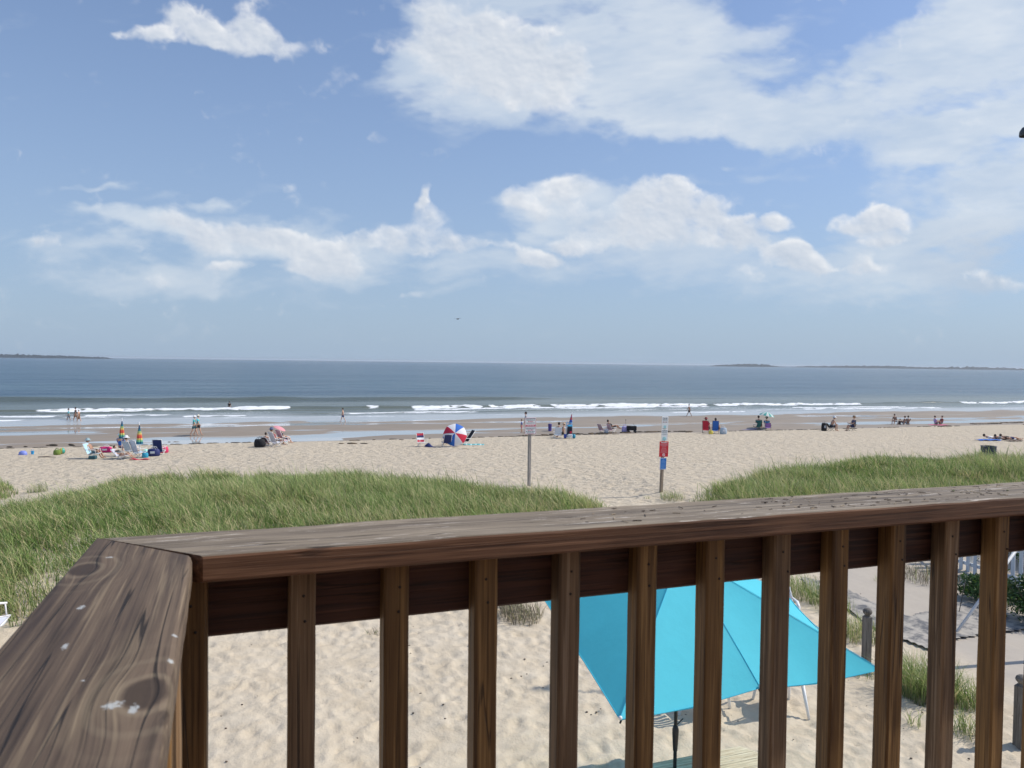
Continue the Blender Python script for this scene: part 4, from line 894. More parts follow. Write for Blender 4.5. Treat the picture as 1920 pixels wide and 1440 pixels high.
def person(px, py, rz, kind, label, shirt=None, shorts=None, hat=None, sc_=1.0, skin=None, hair=True, dress=None, dz=0.0, group=None, seed=0, loc=None, sleeves=True, bag=None):
    g = Vector(loc) if loc is not None else ground(px, py); t = empty('person', (g.x, g.y, g.z+dz), R(rz), label, 'person', group); t.scale = (sc_,)*3
    J = pose(kind, random.Random(seed)); sk = skin or SK
    names = ['hip', 'waist', 'chest', 'neck', 'hb', 'shL', 'elL', 'haL', 'shR', 'elR', 'haR', 'hjL', 'knL', 'anL', 'toL', 'hjR', 'knR', 'anR', 'toR']
    rad = [.115, .115, .125, .052, .05, .055, .042, .03, .055, .042, .03, .085, .056, .038, .03, .085, .056, .038, .03]
    ix = {n: i for i, n in enumerate(names)}
    ed = [('hip', 'waist'), ('waist', 'chest'), ('chest', 'neck'), ('neck', 'hb'), ('chest', 'shL'), ('shL', 'elL'), ('elL', 'haL'), ('chest', 'shR'), ('shR', 'elR'), ('elR', 'haR'), ('hip', 'hjL'), ('hjL', 'knL'), ('knL', 'anL'), ('anL', 'toL'), ('hip', 'hjR'), ('hjR', 'knR'), ('knR', 'anR'), ('anR', 'toR')]
    me = skin_mesh([J[n] for n in names], [(ix[a], ix[b]) for a, b in ed], rad)
    # head, ears, nose, eyes and fingers grow on the same mesh
    b = MB(); b.add([v.co for v in me.vertices], [list(p.vertices) for p in me.polygons], 0, True)
    hd = J['head']; b.ball(hd, (.092, .075, .118)); b.ball(hd+Vector((.093, 0, -.012)), (.018, .012, .022)); b.ball(hd+Vector((.078, 0, -.055)), (.012, .026, .008), 2)
    for s in (-1, 1): b.ball(hd+Vector((0, s*.078, -.01)), (.016, .008, .028), n=8); b.ball(hd+Vector((.082, s*.03, .012)), .011, 1, 8)
    for k in 'LR':
        h = J['ha'+k]; dr = (h-J['el'+k]).normalized(); side = Vector((0, 1 if k == 'L' else -1, 0)); q = dr.cross(side).normalized()
        for f_ in range(4): o_ = q*((f_-1.5)*.018); b.tube([h+o_, h+o_+dr*(.07+.01*(f_ in (1, 2)))-side*.006, h+o_+dr*(.10+.012*(f_ in (1, 2)))-side*.022], [.010, .009, .006], 6)
        b.tube([h-q*.022, h-q*.048+dr*.035, h-q*.05+dr*.06], [.011, .009, .006], 6)
    bpy.data.meshes.remove(me); b.obj('body', [sk, HR, P((.45, .16, .14), .6)], t)
    def cloth(nm, ns, es, rd, m):
        c = skin_mesh([J[n] if isinstance(n, str) else n for n in ns], es, rd); c.materials.append(m); c.name = nm
        for p in c.polygons: p.use_smooth = True
        o_ = link(bpy.data.objects.new(nm, c)); o_.parent = t; return o_
    if shirt:
        if sleeves: cloth('shirt', ['hip', 'waist', 'chest', 'shL', 'shR', J['shL'].lerp(J['elL'], .7), J['shR'].lerp(J['elR'], .7)], [(0, 1), (1, 2), (2, 3), (2, 4), (3, 5), (4, 6)], [.145, .142, .148, .078, .078, .064, .064], shirt)
        else: cloth('shirt', ['hip', 'waist', 'chest', J['chest'].lerp(J['shL'], .75), J['chest'].lerp(J['shR'], .75)], [(0, 1), (1, 2), (2, 3), (2, 4)], [.14, .138, .145, .07, .07], shirt)
    if shorts: cloth('shorts', ['hip', 'hjL', 'hjR', J['hjL'].lerp(J['knL'], .75), J['hjR'].lerp(J['knR'], .75), J['hip'].lerp(J['waist'], .6)], [(0, 1), (0, 2), (1, 3), (2, 4), (0, 5)], [.138, .11, .11, .088, .088, .13], shorts)
    if dress: cloth('dress', ['hip', 'waist', 'chest', J['knL'].lerp(J['knR'], .5)], [(0, 1), (1, 2), (0, 3)], [.155, .135, .145, .19], dress)
    if hair: MB().ball(hd+Vector((-.018, 0, .022)), (.098, .086, .118)).obj('hair', HR, t)
    if hat: MB().lathe([(.001, .105), (.06, .10), (.098, .06), (.105, .0), (.185, -.018), (.19, -.028), (.10, -.012)], hd+Vector((-.005, 0, .05)), 16).obj('hat', hat, t)
    return t
tube_w = P((.80, .80, .79), .35, .03, name='white_tube'); tube_k = P((.03, .03, .035), .4, .05, name='black_tube')
TEAL = P((.05, .36, .38), .8, name='teal_cloth'); TEAL2 = P((.10, .50, .56), .8, name='pale_teal_cloth'); BLK = P((.012, .012, .016), .8, name='black_cloth'); NAVY = P((.015, .03, .13), .75, name='navy_cloth'); WHC = P((.75, .76, .78), .8, name='white_cloth')
REDC = P((.50, .02, .05), .75, name='red_cloth'); BLUC = P((.02, .13, .50), .75, name='blue_cloth'); PINK = P((.75, .25, .30), .8, name='pink_cloth'); LB = P((.45, .68, .80), .8, name='light_blue_cloth'); LAV = P((.50, .45, .75), .8); GRY = P((.30, .33, .36), .8); BRN = P((.22, .12, .07), .8); MINT = P((.35, .75, .65), .8); YEL = P((.75, .62, .12), .8)
def striped(name, cols, axis, scale):
    m, t = newmat(name); sp = nd(t, 'SeparateXYZ', {0: nd(t, 'TexCoord').outputs['Object']}); k = mth(t, 'FRACT', mth(t, 'MULTIPLY', sp.outputs['XYZ'.index(axis)], scale))
    cr = nd(t, 'ValToRGB', {0: k}); cr.color_ramp.interpolation = 'CONSTANT'; e = cr.color_ramp.elements
    e[0].color = (*cols[0], 1); e[1].position = 1/len(cols); e[1].color = (*cols[1], 1)
    for i in range(2, len(cols)): q = e.new(i/len(cols)); q.color = (*cols[i], 1)
    finish(t, nd(t, 'BsdfPrincipled', {'Base Color': cr.outputs[0], 'Roughness': .8}).outputs[0]); return m
STR1 = striped('grey_white_stripes', [(.40, .42, .52), (.65, .66, .72)], 'Y', 12); STR2 = striped('pink_grey_stripes', [(.55, .32, .38), (.62, .58, .62), (.40, .25, .32)], 'Y', 9); STR3 = striped('blue_white_stripes', [(.25, .45, .65), (.80, .82, .85)], 'Y', 10); FLAG = striped('flag_stripes', [(.55, .03, .06), (.85, .85, .85), (.55, .03, .06), (.85, .85, .85), (.03, .03, .12)], 'Z', 1.35)
def beach_chair(px, py, rz, label, fab, frame=tube_w, rec=.42, seat_h=.28, bh=.62, loc=None, group='folding chairs set out on the beach', legs_up=False):
    g = Vector(loc) if loc is not None else ground(px, py); t = empty('beach_chair', g, R(rz), label, 'beach chair', group)
    dx, dz_ = -math.sin(rec), math.cos(rec)
    MB().sheet(lambda u, v: (-.06+.50*u, -.25+.5*v, seat_h+.04*u-.03*math.sin(math.pi*v)), 4, 6, 0, .01).obj('seat', fab, t)
    MB().sheet(lambda u, v: (-.08+dx*bh*u-.03*math.sin(math.pi*v), -.25+.5*v, seat_h+.02+dz_*bh*u), 5, 6, 0, .01).obj('backrest', fab, t)
    b = MB()
    for s in (-1, 1):
        y = s*.27
        b.tube([(-.08+dx*(bh+.02), y, seat_h+dz_*(bh+.02)), (-.06, y, seat_h), (.45, y, seat_h+.05)], .014, 6)
        b.tube([(-.02, y, seat_h+.0), (.32, y, -.03)], .014, 6); b.tube([(.36, y, seat_h+.02), (-.22, y, -.03)], .014, 6)
        b.tube([(.40, y, seat_h+.03), (.38, y, seat_h+.24)], .012, 6)
    for (x, z) in ((-.08+dx*(bh+.02), seat_h+dz_*(bh+.02)), (.45, seat_h+.05), (-.21, 0), (.31, 0)): b.tube([(x, -.27, z), (x, .27, z)], .013, 6)
    b.obj('frame', frame, t)
    for s in (-1, 1): MB().tube([(-.20, s*.29, seat_h+.25), (.14, s*.30, seat_h+.26), (.40, s*.29, seat_h+.25)], .018, 6, sy=1.6).obj('armrest', frame, t)
    return t
def thing(mb, name, mats, px, py, rz, label, cat, group=None, dz=0.0):
    o = mb.obj(name, mats, None, ground(px, py)+Vector((0, 0, dz)), (0, 0, R(rz))); tag(o, label, cat, group); return o
def bag(px, py, w, d, h, mat, label, rz=20, cat='bag', name='beach_bag', trim=None):
    t = empty(name, ground(px, py), R(rz), label, cat, None)
    b = MB(); pr = [(.80, -.02), (1.0, .12), (1.02, .5), (.92, .85), (.80, 1.0), (.3, 1.02), (.001, 1.0)]
    b.lathe([(r_, z*h) for r_, z in pr], n=14, M=Matrix.Diagonal((w/2, d/2, 1, 1))); b.obj('bag_body', mat, t)
    for s in (-1, 1): MB().tube([(-w*.25, s*d*.3, h*.9), (-w*.12, s*d*.33, h*1.3), (w*.12, s*d*.33, h*1.3), (w*.25, s*d*.3, h*.9)], .012, 6).obj('strap', trim or mat, t)
    if trim: MB().box((0, -d*.5, h*.55), (w*.34, .02, h*.3), bev=.006).obj('pocket', trim, t)
    return t
# rainbow umbrellas, furled
RB = [(.012, .08, .19), (.012, .08, .19), (.015, .10, .22), (.02, .22, .30), (.42, .58, .25), (.80, .62, .18), (.80, .16, .08), (.75, .10, .07), (.78, .62, .18), (.20, .52, .28), (.015, .16, .25)]
RBm = [P(c, .75, .08, name='rainbow_canvas', transl=.15) for c in RB]
def furled(px, py, topy, w, label, lean=0, canh=1.12, cols=None, group='furled rainbow umbrellas'):
    cols = cols or RBm; g = ground(px, py); D = g.y; H_ = (py-topy)*D/F
    t = empty('beach_umbrella', g, 0, label, 'umbrella', group); t.rotation_euler = (0, lean, 0)
    MB().tube([(0, 0, -.3), (0, 0, H_-.02)], .018, 8).obj('pole', tube_w, t)
    zt = H_-.06; n = 44; ks = [0, .06, .15, .25, .34, .43, .52, .61, .70, .79, .88, 1.0]; prof = []
    for k in ks: prof.append((w*(.05+.95*(k**.8))*(.42+.1*(k > .3)), zt-canh*k))
    MB().lathe(prof[::-1], n=n, wob=lambda i, k, nn: .16*math.sin(k*2*math.pi*8/nn)+.06*math.sin(k*3+i), mats=lambda i, k: 10-i if 10-i < len(cols) else 0).obj('canopy', cols, t)
    MB().ball((0, 0, H_), (.03, .03, .05)).obj('finial', WHC, t); return t
furled(228, 852, 785, .30, 'taller furled rainbow umbrella, the left one of the pair', 0.015)
furled(262, 858, 793, .33, 'furled rainbow umbrella, the right one of the pair, over the white chair', -.01, 1.15)
# left group
person(173, 859, 0, 'chair', 'person in a grey bucket hat sitting left of the rainbow umbrellas', None, P((.05, .10, .12), .8), P((.30, .42, .45), .8), skin=SKT, loc=ground(172, 859)+Vector((0, 0, .02)))
beach_chair(171, 860, 0, 'white framed chair with pale blue fabric under the person in the grey bucket hat', LB)
MB0 = MB(); MB0.box((0, 0, .10), (.38, .3, .2), bev=.03); thing(MB0, 'cooler_bag', P((.03, .10, .12), .7), 174, 861, 10, 'dark teal bag tucked under the leftmost occupied chair', 'bag')
person(236, 858, 0, 'recline', 'small dark haired person lounging low in front of the left rainbow umbrella', BLK, None, None, .85, loc=ground(228, 860))
beach_chair(226, 861, 0, 'low white chair in front of the left rainbow umbrella', STR1, rec=.75, seat_h=.18, bh=.5)
person(250, 852, 70, 'chair', 'person in black with a white hat sitting between the rainbow umbrellas', BLK, BLK, WHC, 1.05, loc=ground(243, 853))
beach_chair(243, 854, 70, 'chair under the person in black with a white hat', STR3)
beach_chair(257, 858, 60, 'empty blue and white chair under the right rainbow umbrella', STR3, bh=.75, rec=.3)
person(228, 846, 90, 'upright', 'person in a pale blue hat seen from behind below the left rainbow umbrella', BLUC, NAVY, LB, .95, loc=ground(226, 848))
bag(272, 858, .35, .3, .28, P((.03, .32, .50), .7), 'bright blue beach bag at the foot of the empty blue and white chair')
bag(198, 848, .75, .45, .34, P((.72, .03, .20), .7), 'hot pink beach bag left of the rainbow umbrellas', 15, trim=WHC)
beach_chair(297, 853, 95, 'white tube chair frame standing empty behind the navy cooler', NAVY, bh=.72, rec=.2, seat_h=.2)
bag(288, 855, .72, .45, .42, P((.02, .03, .14), .6), 'navy cooler bag with a white patch', 8, 'cooler', 'cooler_bag', WHC)
bag(307, 849, .55, .4, .38, P((.70, .04, .14), .7), 'pink and white bag beside the navy cooler', 12, trim=WHC)
MB0 = MB(); MB0.sheet(lambda u, v: (-.5+u, -.25+.5*v, .03+.05*math.sin(u*7)*v+.16*math.exp(-((u-.4)/.2)**2)), 12, 6, 0, .01); thing(MB0, 'towel', MINT, 276, 849, 10, 'mint green towel lying in a heap behind the umbrellas', 'towel')
MB0 = MB(); MB0.sheet(lambda u, v: (-.5+u, -.2+.4*v, .03+.03*math.sin(u*9+v)), 12, 6, 0, .01); thing(MB0, 'towel', REDC, 262, 862, 5, 'thin red towel in front of the right rainbow umbrella', 'towel')
# toys at the far left
MB0 = MB(); MB0.lathe([(.001, .26), (.12, .25), (.22, .16), (.25, .02), (.22, -.02)], n=16, M=Matrix.Diagonal((1, .8, 1, 1))); thing(MB0, 'beach_toy', P((.22, .28, .70), .5), 43, 853, 0, 'violet blue dome shaped toy at the far left of the beach', 'toy')
MB0 = MB(); MB0.lathe([(.07, 0), (.09, .2), (.095, .21), (.08, .21), (.07, .03), (.001, .03)], n=14); MB0.tube([(-.09, 0, .2), (-.05, 0, .3), (.05, 0, .3), (.09, 0, .2)], .008, 6); thing(MB0, 'sand_bucket', P((.03, .35, .70), .5), 61, 852, 0, 'small bright blue bucket beside the violet toy', 'bucket')
MB0 = MB(); MB0.lathe([(math.sin(math.pi*i/10)*.19+1e-4, .19-math.cos(math.pi*i/10)*.19) for i in range(11)], n=18, mats=lambda i, k: (k//3) % 3); thing(MB0, 'beach_ball', [P((.65, .20, .08), .4), P((.55, .50, .10), .4), P((.06, .40, .32), .4)], 117, 851, 0, 'orange and green beach ball left of the person in the bucket hat', 'ball')
bag(107, 853, .4, .3, .3, P((.18, .26, .05), .8), 'olive green bag against the beach ball')
MB0 = MB(); MB0.tube([(-.55, 0, .03), (0, .03, .05), (.5, -.02, .03)], [.02, .03, .012], 7); thing(MB0, 'driftwood', P((.09, .06, .045), .9), 89, 858, 0, 'dark driftwood stick on the sand left of the chairs', 'driftwood')
# walkers in the shallows
person(129, 792, 200, 'walk', 'wading person in a pale teal shirt holding a dark bag, left of the trio', TEAL2, GRY, None, 1.0, dz=-.02)
person(142, 792, 190, 'walk', 'wading person in a dark top, tallest of the trio', BLK, BRN, None, 1.08, skin=SKT)
person(148, 793, 170, 'walk', 'person in a brown wrap with white hair right of the wading trio', None, None, WHC, .95, dress=BRN)
person(364, 817, 0, 'walk', 'walking person in a dark teal top and white hat, left one of the pair', TEAL, P((.04, .12, .14), .8), WHC, 1.0)
person(371, 816, 0, 'walk', 'walking person in pale teal top, black shorts and cream hat, right of the pair', TEAL2, BLK, P((.70, .66, .55), .8), 1.02)
person(643, 791, 180, 'walk', 'bare chested person in dark shorts walking alone at the water line', None, NAVY, None, 1.0)
person(1292, 781, 170, 'run', 'bare chested person in black shorts jogging at the water line right of the signs', None, BLK, None, 1.02, skin=SKT)
person(430, 766, 90, 'wade', 'swimmer standing waist deep behind the white breaker', BLK, BLK, None, 1.0, loc=(lambda p: (p.x, p.y, -.85))(on_plane(430, 763, -7.9)))
# centre left group
bag(487, 838, .75, .6, .52, BLK, 'large black bag left of the two striped chairs', 0)
person(501, 838, 100, 'chair', 'person with bare shoulders sitting at the left of the striped chairs', None, BRN, None, .85, skin=SK, loc=ground(499, 836))
beach_chair(500, 837, 60, 'low dark chair beside the black bag', P((.15, .10, .12), .8), rec=.6, bh=.4)
beach_chair(516, 838, 55, 'grey striped chair with white feet, left of the pink sunshade', STR1, bh=.80, rec=.45)
person(516, 838, 55, 'chair', 'person in a cap and pink top sitting in the grey striped chair', PINK, NAVY, P((.10, .12, .22), .8), 1.12, loc=ground(515, 835))
beach_chair(530, 834, 55, 'pink striped chair under the pink sunshade', STR2, bh=.85, rec=.45)
person(530, 834, 55, 'chair', 'dark haired person sitting in the pink striped chair', P((.16, .16, .22), .8), NAVY, None, 1.15, loc=ground(529, 832))
t = empty('sunshade', ground(529, 834)+Vector((0, 0, 0)), 0, 'small tilted pink sunshade above the pink striped chair', 'umbrella')
MB().lathe([(.44, -.07), (.34, .0), (.18, .05), (.001, .07)], n=16, M=Matrix.Translation((-.16, 0, 1.20)) @ Matrix.Rotation(R(24), 4, 'Y')).obj('canopy', P((.80, .36, .40), .8, .08, transl=.2), t)
MB().tube([(.05, .15, -.1), (-.16, 0, 1.28)], .012, 6).obj('pole', tube_w, t)
# flag chair, big umbrella
beach_chair(790, 837, -60, 'flag striped red, white and navy chair left of the big umbrella', FLAG, bh=.66, rec=.3, seat_h=.25)
MB0 = MB(); MB0.sheet(lambda u, v: (-.42+.84*u, -.25+.5*v*(1-.6*u), .03+.24*math.exp(-((u-.25)/.28)**2)*math.sin(math.pi*v)), 14, 8, 0, .01); thing(MB0, 'towel', NAVY, 809, 838, -25, 'crumpled navy towel on the sand right of the flag striped chair', 'towel')
g = ground(850, 838); t = empty('beach_umbrella', g, 0, 'large open red, white and blue umbrella tilted towards the camera', 'umbrella'); D = g.y
UR, UW, UB = P((.62, .02, .06), .7, .05, transl=.12), P((.80, .80, .82), .7, .04, transl=.12), P((.02, .14, .55), .7, .05, transl=.12)
cx, cz = 0.0, (838-813.5)*D/F; rad = 22.5*D/F
TM = Matrix.Translation((.10, .15, cz)) @ Matrix.Rotation(R(12), 4, 'Y') @ Matrix.Rotation(R(66), 4, 'X')
order = [1, 2, 1, 0, 1, 2, 1, 0]          # white, blue, white, red round the canopy
def gore(k): return (math.floor(((k+.5)/40)*8)) % 8
def scal(i, k, n): return -.045*(1-abs(math.cos(k*math.pi*8/n)))*(1-i/6)
MB().lathe([(rad, -.30*rad-.02), (rad*.90, -.20*rad), (rad*.72, -.06*rad), (rad*.5, .06*rad), (rad*.28, .13*rad), (rad*.05, .17*rad), (.001, .175*rad)], n=40, M=TM @ Matrix.Rotation(R(190), 4, 'Z'), wob=scal, mats=lambda i, k: order[gore(k)]).obj('canopy', [UR, UW, UB], t)
for k in range(8):
    a = k*math.pi/4+R(10); MB().tube([TM @ Vector((0, 0, .12*rad)), TM @ Vector((math.cos(a)*rad*.6, math.sin(a)*rad*.6, -.02*rad)), TM @ Vector((math.cos(a)*rad*.97, math.sin(a)*rad*.97, -.30*rad))], .006, 5).obj('rib', tube_w, t)
MB().tube([TM @ Vector((0, 0, .22*rad)), TM @ Vector((0, 0, -.5*rad)), (.3, 1.0, -.15)], .018, 8).obj('pole', tube_w, t)
beach_chair(838, 838, 110, 'navy chair half hidden at the lower left of the big umbrella', NAVY, tube_w, bh=.62)
person(833, 837, 100, 'chair', 'person in blue mostly hidden behind the big umbrella, legs to the left', BLUC, NAVY, None, .9, loc=ground(836, 835))
beach_chair(873, 834, -150, 'black reclining chair standing right of the big umbrella', BLK, tube_w, bh=.95, rec=.62, seat_h=.22)
MB0 = MB(); MB0.sheet(lambda u, v: (-.75+1.5*u, -.4+.8*v, .03+.012*math.sin(u*13+v*5)), 16, 8, 0, .01); thing(MB0, 'towel', striped('teal_pattern', [(.10, .45, .52), (.45, .75, .78), (.08, .35, .35)], 'X', 3), 888, 834, 3, 'teal patterned towel spread right of the big umbrella', 'towel')
MB0 = MB(); MB0.sheet(lambda u, v: (-.75+1.5*u, -.3+.6*v, .02+.012*math.sin(u*13+v*5)), 16, 8, 0, .01); thing(MB0, 'towel', P((.56, .48, .34), .85), 888, 841, 3, 'sand coloured towel in front of the teal towel', 'towel')
# behind the sign
person(987, 806, 180, 'stand', 'person mostly hidden behind the white notice board, dark hair above it', GRY, NAVY, None, 1.15, loc=ground(986, 812))
person(978, 811, 180, 'stand', 'child in blue and pink standing left of the white notice board', BLUC, PINK, None, .72)
t = empty('litter_bin', ground(1031, 808), 0, 'small purple bin standing alone at the water edge', 'bin'); MB().lathe([(.16, 0), (.18, .62), (.19, .63), (.17, .63), (.15, .05), (.001, .05)], n=14).obj('bin_body', P((.10, .08, .35), .6), t); MB().lathe([(.20, .63), (.20, .67), (.001, .72)], n=14).obj('lid', P((.07, .06, .25), .6), t)
# cart group
beach_chair(1046, 822, 95, 'pale blue chair with its back to the camera beside the cart', P((.62, .70, .80), .8), bh=.62, rec=.25)
person(1046, 822, 95, 'chair', 'person in a teal top sitting in the pale blue chair beside the cart', TEAL, BLK, None, 1.1, hair=True, loc=ground(1047, 819))
person(1057, 820, 185, 'upright', 'child in black shorts between the pale blue chair and the cart', None, BLK, P((.55, .40, .28), .8), .95, loc=ground(1056, 820))
t = empty('beach_cart', ground(1068, 822), R(-85), 'blue beach cart with balloon wheels loaded with gear', 'cart'); k1 = t.location.y/F
b = MB()
for s in (-1, 1): b.tube([(-.15, s*.22, .25), (-.18, s*.22, 1.15), (-.30, s*.22, 1.25)], .02, 8); b.tube([(.25, s*.22, .05), (-.12, s*.22, .45)], .018, 8)
for (x, z) in ((-.15, .3), (-.17, .75), (-.30, 1.25), (.20, .12)): b.tube([(x, -.22, z), (x, .22, z)], .016, 8)
b.box((.02, 0, .18), (.36, .42, .04), bev=.01); b.obj('cart_frame', P((.05, .32, .62), .5), t)
MB().box((.02, 0, .62), (.28, .40, .66), bev=.06).obj('cargo_bag', P((.02, .02, .04), .8), t); MB().box((.05, 0, 1.02), (.3, .42, .16), bev=.06).obj('towel_roll', P((.06, .35, .60), .8), t)
MB().box((.16, .06, .50), (.06, .16, .18), bev=.03).obj('pouch', REDC, t); MB().box((.20, 0, .26), (.22, .36, .2), bev=.03).obj('box', WHC, t)
for s in (-1, 1):
    w_ = MB(); w_.lathe([(.03, -.11), (.12, -.11), (.175, -.06), (.19, 0), (.175, .06), (.12, .11), (.03, .11)], n=18, M=Matrix.Translation((.0, s*.36, .17)) @ Matrix.Rotation(R(90), 4, 'X')); w_.obj('wheel', P((.03, .08, .42), .4) if s < 0 else P((.02, .28, .42), .4), t)
# umbrella strapped upright on the cart
CN = [P(c, .75, .05) for c in [(.08, .03, .05), (.35, .03, .05), (.50, .06, .08), (.30, .10, .25), (.55, .08, .08), (.60, .10, .10), (.08, .12, .45), (.03, .08, .40), (.05, .12, .45), (.45, .48, .60), (.5, .5, .6)]]
furled(1066, 821, 773, .27, 'red and navy patterned umbrella furled upright on the blue cart', .12, 1.0, CN, None)
# pair by the runnel
beach_chair(1128, 812, 40, 'left reddish striped chair of the pair by the pool of water', STR2, bh=.62, rec=.5)
beach_chair(1145, 812, 40, 'right reddish striped chair of the pair by the pool of water', STR2, bh=.62, rec=.5)
bag(1137, 812, .4, .3, .4, WHC, 'white bag between the two reddish striped chairs', 0)
person(1140, 809, 30, 'recline', 'dark haired person sitting up behind the right reddish striped chair', BLK, BLK, None, 1.1, skin=SKT, loc=ground(1148, 811)+Vector((0, 0, .25)))
bag(1171, 811, .55, .4, .58, LAV, 'lavender beach bag beside the black wagon', 0)
t = empty('wagon', ground(1184, 811), R(0), 'black folding wagon beside the lavender bag', 'wagon')
b = MB(); b.prism([(-.42, -.24), (.42, -.24), (.42, .24), (-.42, .24)], .22, .24)
for (c_, d_) in (((0, -.24, .42), (.86, .02, .38)), ((0, .24, .42), (.86, .02, .38)), ((-.43, 0, .42), (.02, .48, .38)), ((.43, 0, .42), (.02, .48, .38))): b.box(c_, d_)
b.box((.1, 0, .5), (.5, .3, .24), bev=.05); b.obj('wagon_body', BLK, t)
for x in (-.3, .34):
    for y in (-.28, .28): MB().lathe([(.02, -.04), (.10, -.04), (.12, 0), (.10, .04), (.02, .04)], n=14, M=Matrix.Translation((x, y, .11)) @ Matrix.Rotation(R(90), 4, 'X')).obj('wheel', tube_k, t)
MB().tube([(.42, 0, .3), (.16, 0, .85)], .014, 6).obj('handle', tube_k, t)
MB0 = MB(); MB0.tube([(0, 0, -.1), (0, 0, 1.08)], .012, 6); MB0.ball((0, 0, 1.1), .05); thing(MB0, 'umbrella_pole', tube_k, 1173, 809, 0, 'thin dark pole stuck in the sand behind the lavender bag', 'pole')
# red and blue chairs
beach_chair(1323, 812, 70, 'red chair with its back to the camera, left of the blue one', REDC, tube_k, bh=.86, rec=.3)
person(1324, 812, 60, 'chair', 'person with reddish hair sitting in the red chair, legs to the right', REDC, NAVY, P((.25, .05, .05), .8), 1.25, loc=ground(1325, 810))
beach_chair(1341, 813, 80, 'royal blue chair with its back to the camera, right of the red one', BLUC, tube_k, bh=.86, rec=.25)
person(1342, 813, 60, 'chair', 'dark haired person sitting in the royal blue chair', WHC, BLK, None, 1.2, loc=ground(1343, 811))
bag(1356, 814, .62, .45, .55, P((.42, .52, .62), .8), 'pale blue and white beach bag right of the royal blue chair', 0, trim=WHC)
bag(1333, 814, .4, .3, .28, YEL, 'small yellow bag between the red and the blue chair', 0)
# green and white umbrella
g = ground(1437, 806); t = empty('beach_umbrella', g, 0, 'open green and white striped umbrella over the couple right of the signs', 'umbrella'); D = g.y; rad = 14.5*D/F; cz = (806-778)*D/F
GA, GB = P((.10, .42, .38), .75, .05, transl=.2), P((.70, .78, .74), .75, .04, transl=.2)
MB().lathe([(rad, -.10), (rad*.8, .06), (rad*.5, .20), (rad*.2, .28), (.001, .30)], n=32, M=Matrix.Translation((0, 0, cz)) @ Matrix.Rotation(R(10), 4, 'Y'), mats=lambda i, k: (k//2) % 2).obj('canopy', [GA, GB], t)
MB().tube([(-.3, 0, -.1), (.05, 0, cz+.3)], .018, 8).obj('pole', tube_w, t)
beach_chair(1421, 806, 110, 'dark green low chair under the green and white umbrella', P((.03, .16, .15), .8), tube_k, bh=.6)
person(1421, 806, 60, 'chair', 'dark haired person in green sitting left under the green umbrella', P((.04, .22, .20), .8), BLK, None, 1.25, loc=ground(1423, 804))
person(1441, 806, 60, 'chair', 'person in bright blue sitting right under the green umbrella', P((.04, .28, .60), .8), BLK, P((.03, .02, .02), .8), 1.15, loc=ground(1438, 804))
beach_chair(1440, 807, 70, 'purple and blue chair at the right under the green umbrella', P((.30, .16, .50), .8), tube_k, bh=.5)
MB0 = MB(); MB0.sheet(lambda u, v: (-.8+1.6*u, -.3+.6*v, .03+.10*u*u), 10, 5, 0, .01); thing(MB0, 'towel', P((.30, .26, .42), .8), 1404, 806, 0, 'purple grey towel left of the green umbrella', 'towel')
# pair facing each other
person(1560, 808, 0, 'hunch', 'bare backed person in a white cap leaning forward on a seat', None, P((.04, .05, .08), .8), WHC, 1.2, loc=ground(1558, 808))
beach_chair(1556, 808, 0, 'black chair under the person in the white cap', BLK, tube_k, bh=.45, rec=.6, seat_h=.34)
bag(1545, 808, .5, .45, .75, BLK, 'black backpack standing left of the person in the white cap', 0, 'backpack', 'backpack', P((.4, .42, .45), .8))
beach_chair(1600, 808, 180, 'dark framed chair facing left opposite the person in the white cap', NAVY, tube_k, bh=.62, rec=.05, seat_h=.40)
person(1600, 808, 180, 'upright', 'person sitting very upright in the chair facing left', P((.10, .10, .16), .8), NAVY, P((.20, .12, .06), .8), 1.15, loc=ground(1600, 808))
# far right groups
for (px, py, rz, lb, sh, kd) in [(1680, 796, 200, 'person bending over beside the small child at the far right water edge', P((.2, .12, .10), .8), 'hunch'), (1695, 796, 160, 'dark haired person sitting in the middle of the far water edge group', P((.16, .10, .09), .8), 'ground'),
   (1702, 796, 90, 'person sitting at the right of the far water edge group', P((.30, .20, .16), .8), 'ground'), (1754, 796, 0, 'person in pale violet sitting at the left of the rightmost pair', LAV, 'ground'), (1765, 796, 180, 'person in dark red sitting at the right of the rightmost pair', P((.25, .05, .05), .8), 'ground')]:
    person(px, py, rz, kd, lb, sh, GRY, None, 1.05, skin=SK, group='people sitting at the far water edge')
person(1687, 796, 90, 'ground', 'small child between the bending person and the seated group', BLK, BLK, None, .7, group='people sitting at the far water edge')
MB0 = MB(); MB0.sheet(lambda u, v: (-1+2*u, -.4+.8*v, .03+.02*math.sin(u*9)), 10, 5, 0, .01); thing(MB0, 'towel', P((.65, .12, .25), .8), 1760, 797, 0, 'pink red towel under the rightmost pair', 'towel')
for i, (px, rz, lb, c_) in enumerate([(1862, 0, 'person lying on the blue and white towels above the dark barrel', WHC), (1878, 20, 'person in grey lying in the middle of the towels near the barrel', GRY), (1893, 0, 'person with dark hair lying at the right end of the towels near the barrel', BLK)]):
    person(px, 825, rz, 'lie', lb, c_, NAVY, None, 1.0, group='people lying on towels near the barrel')
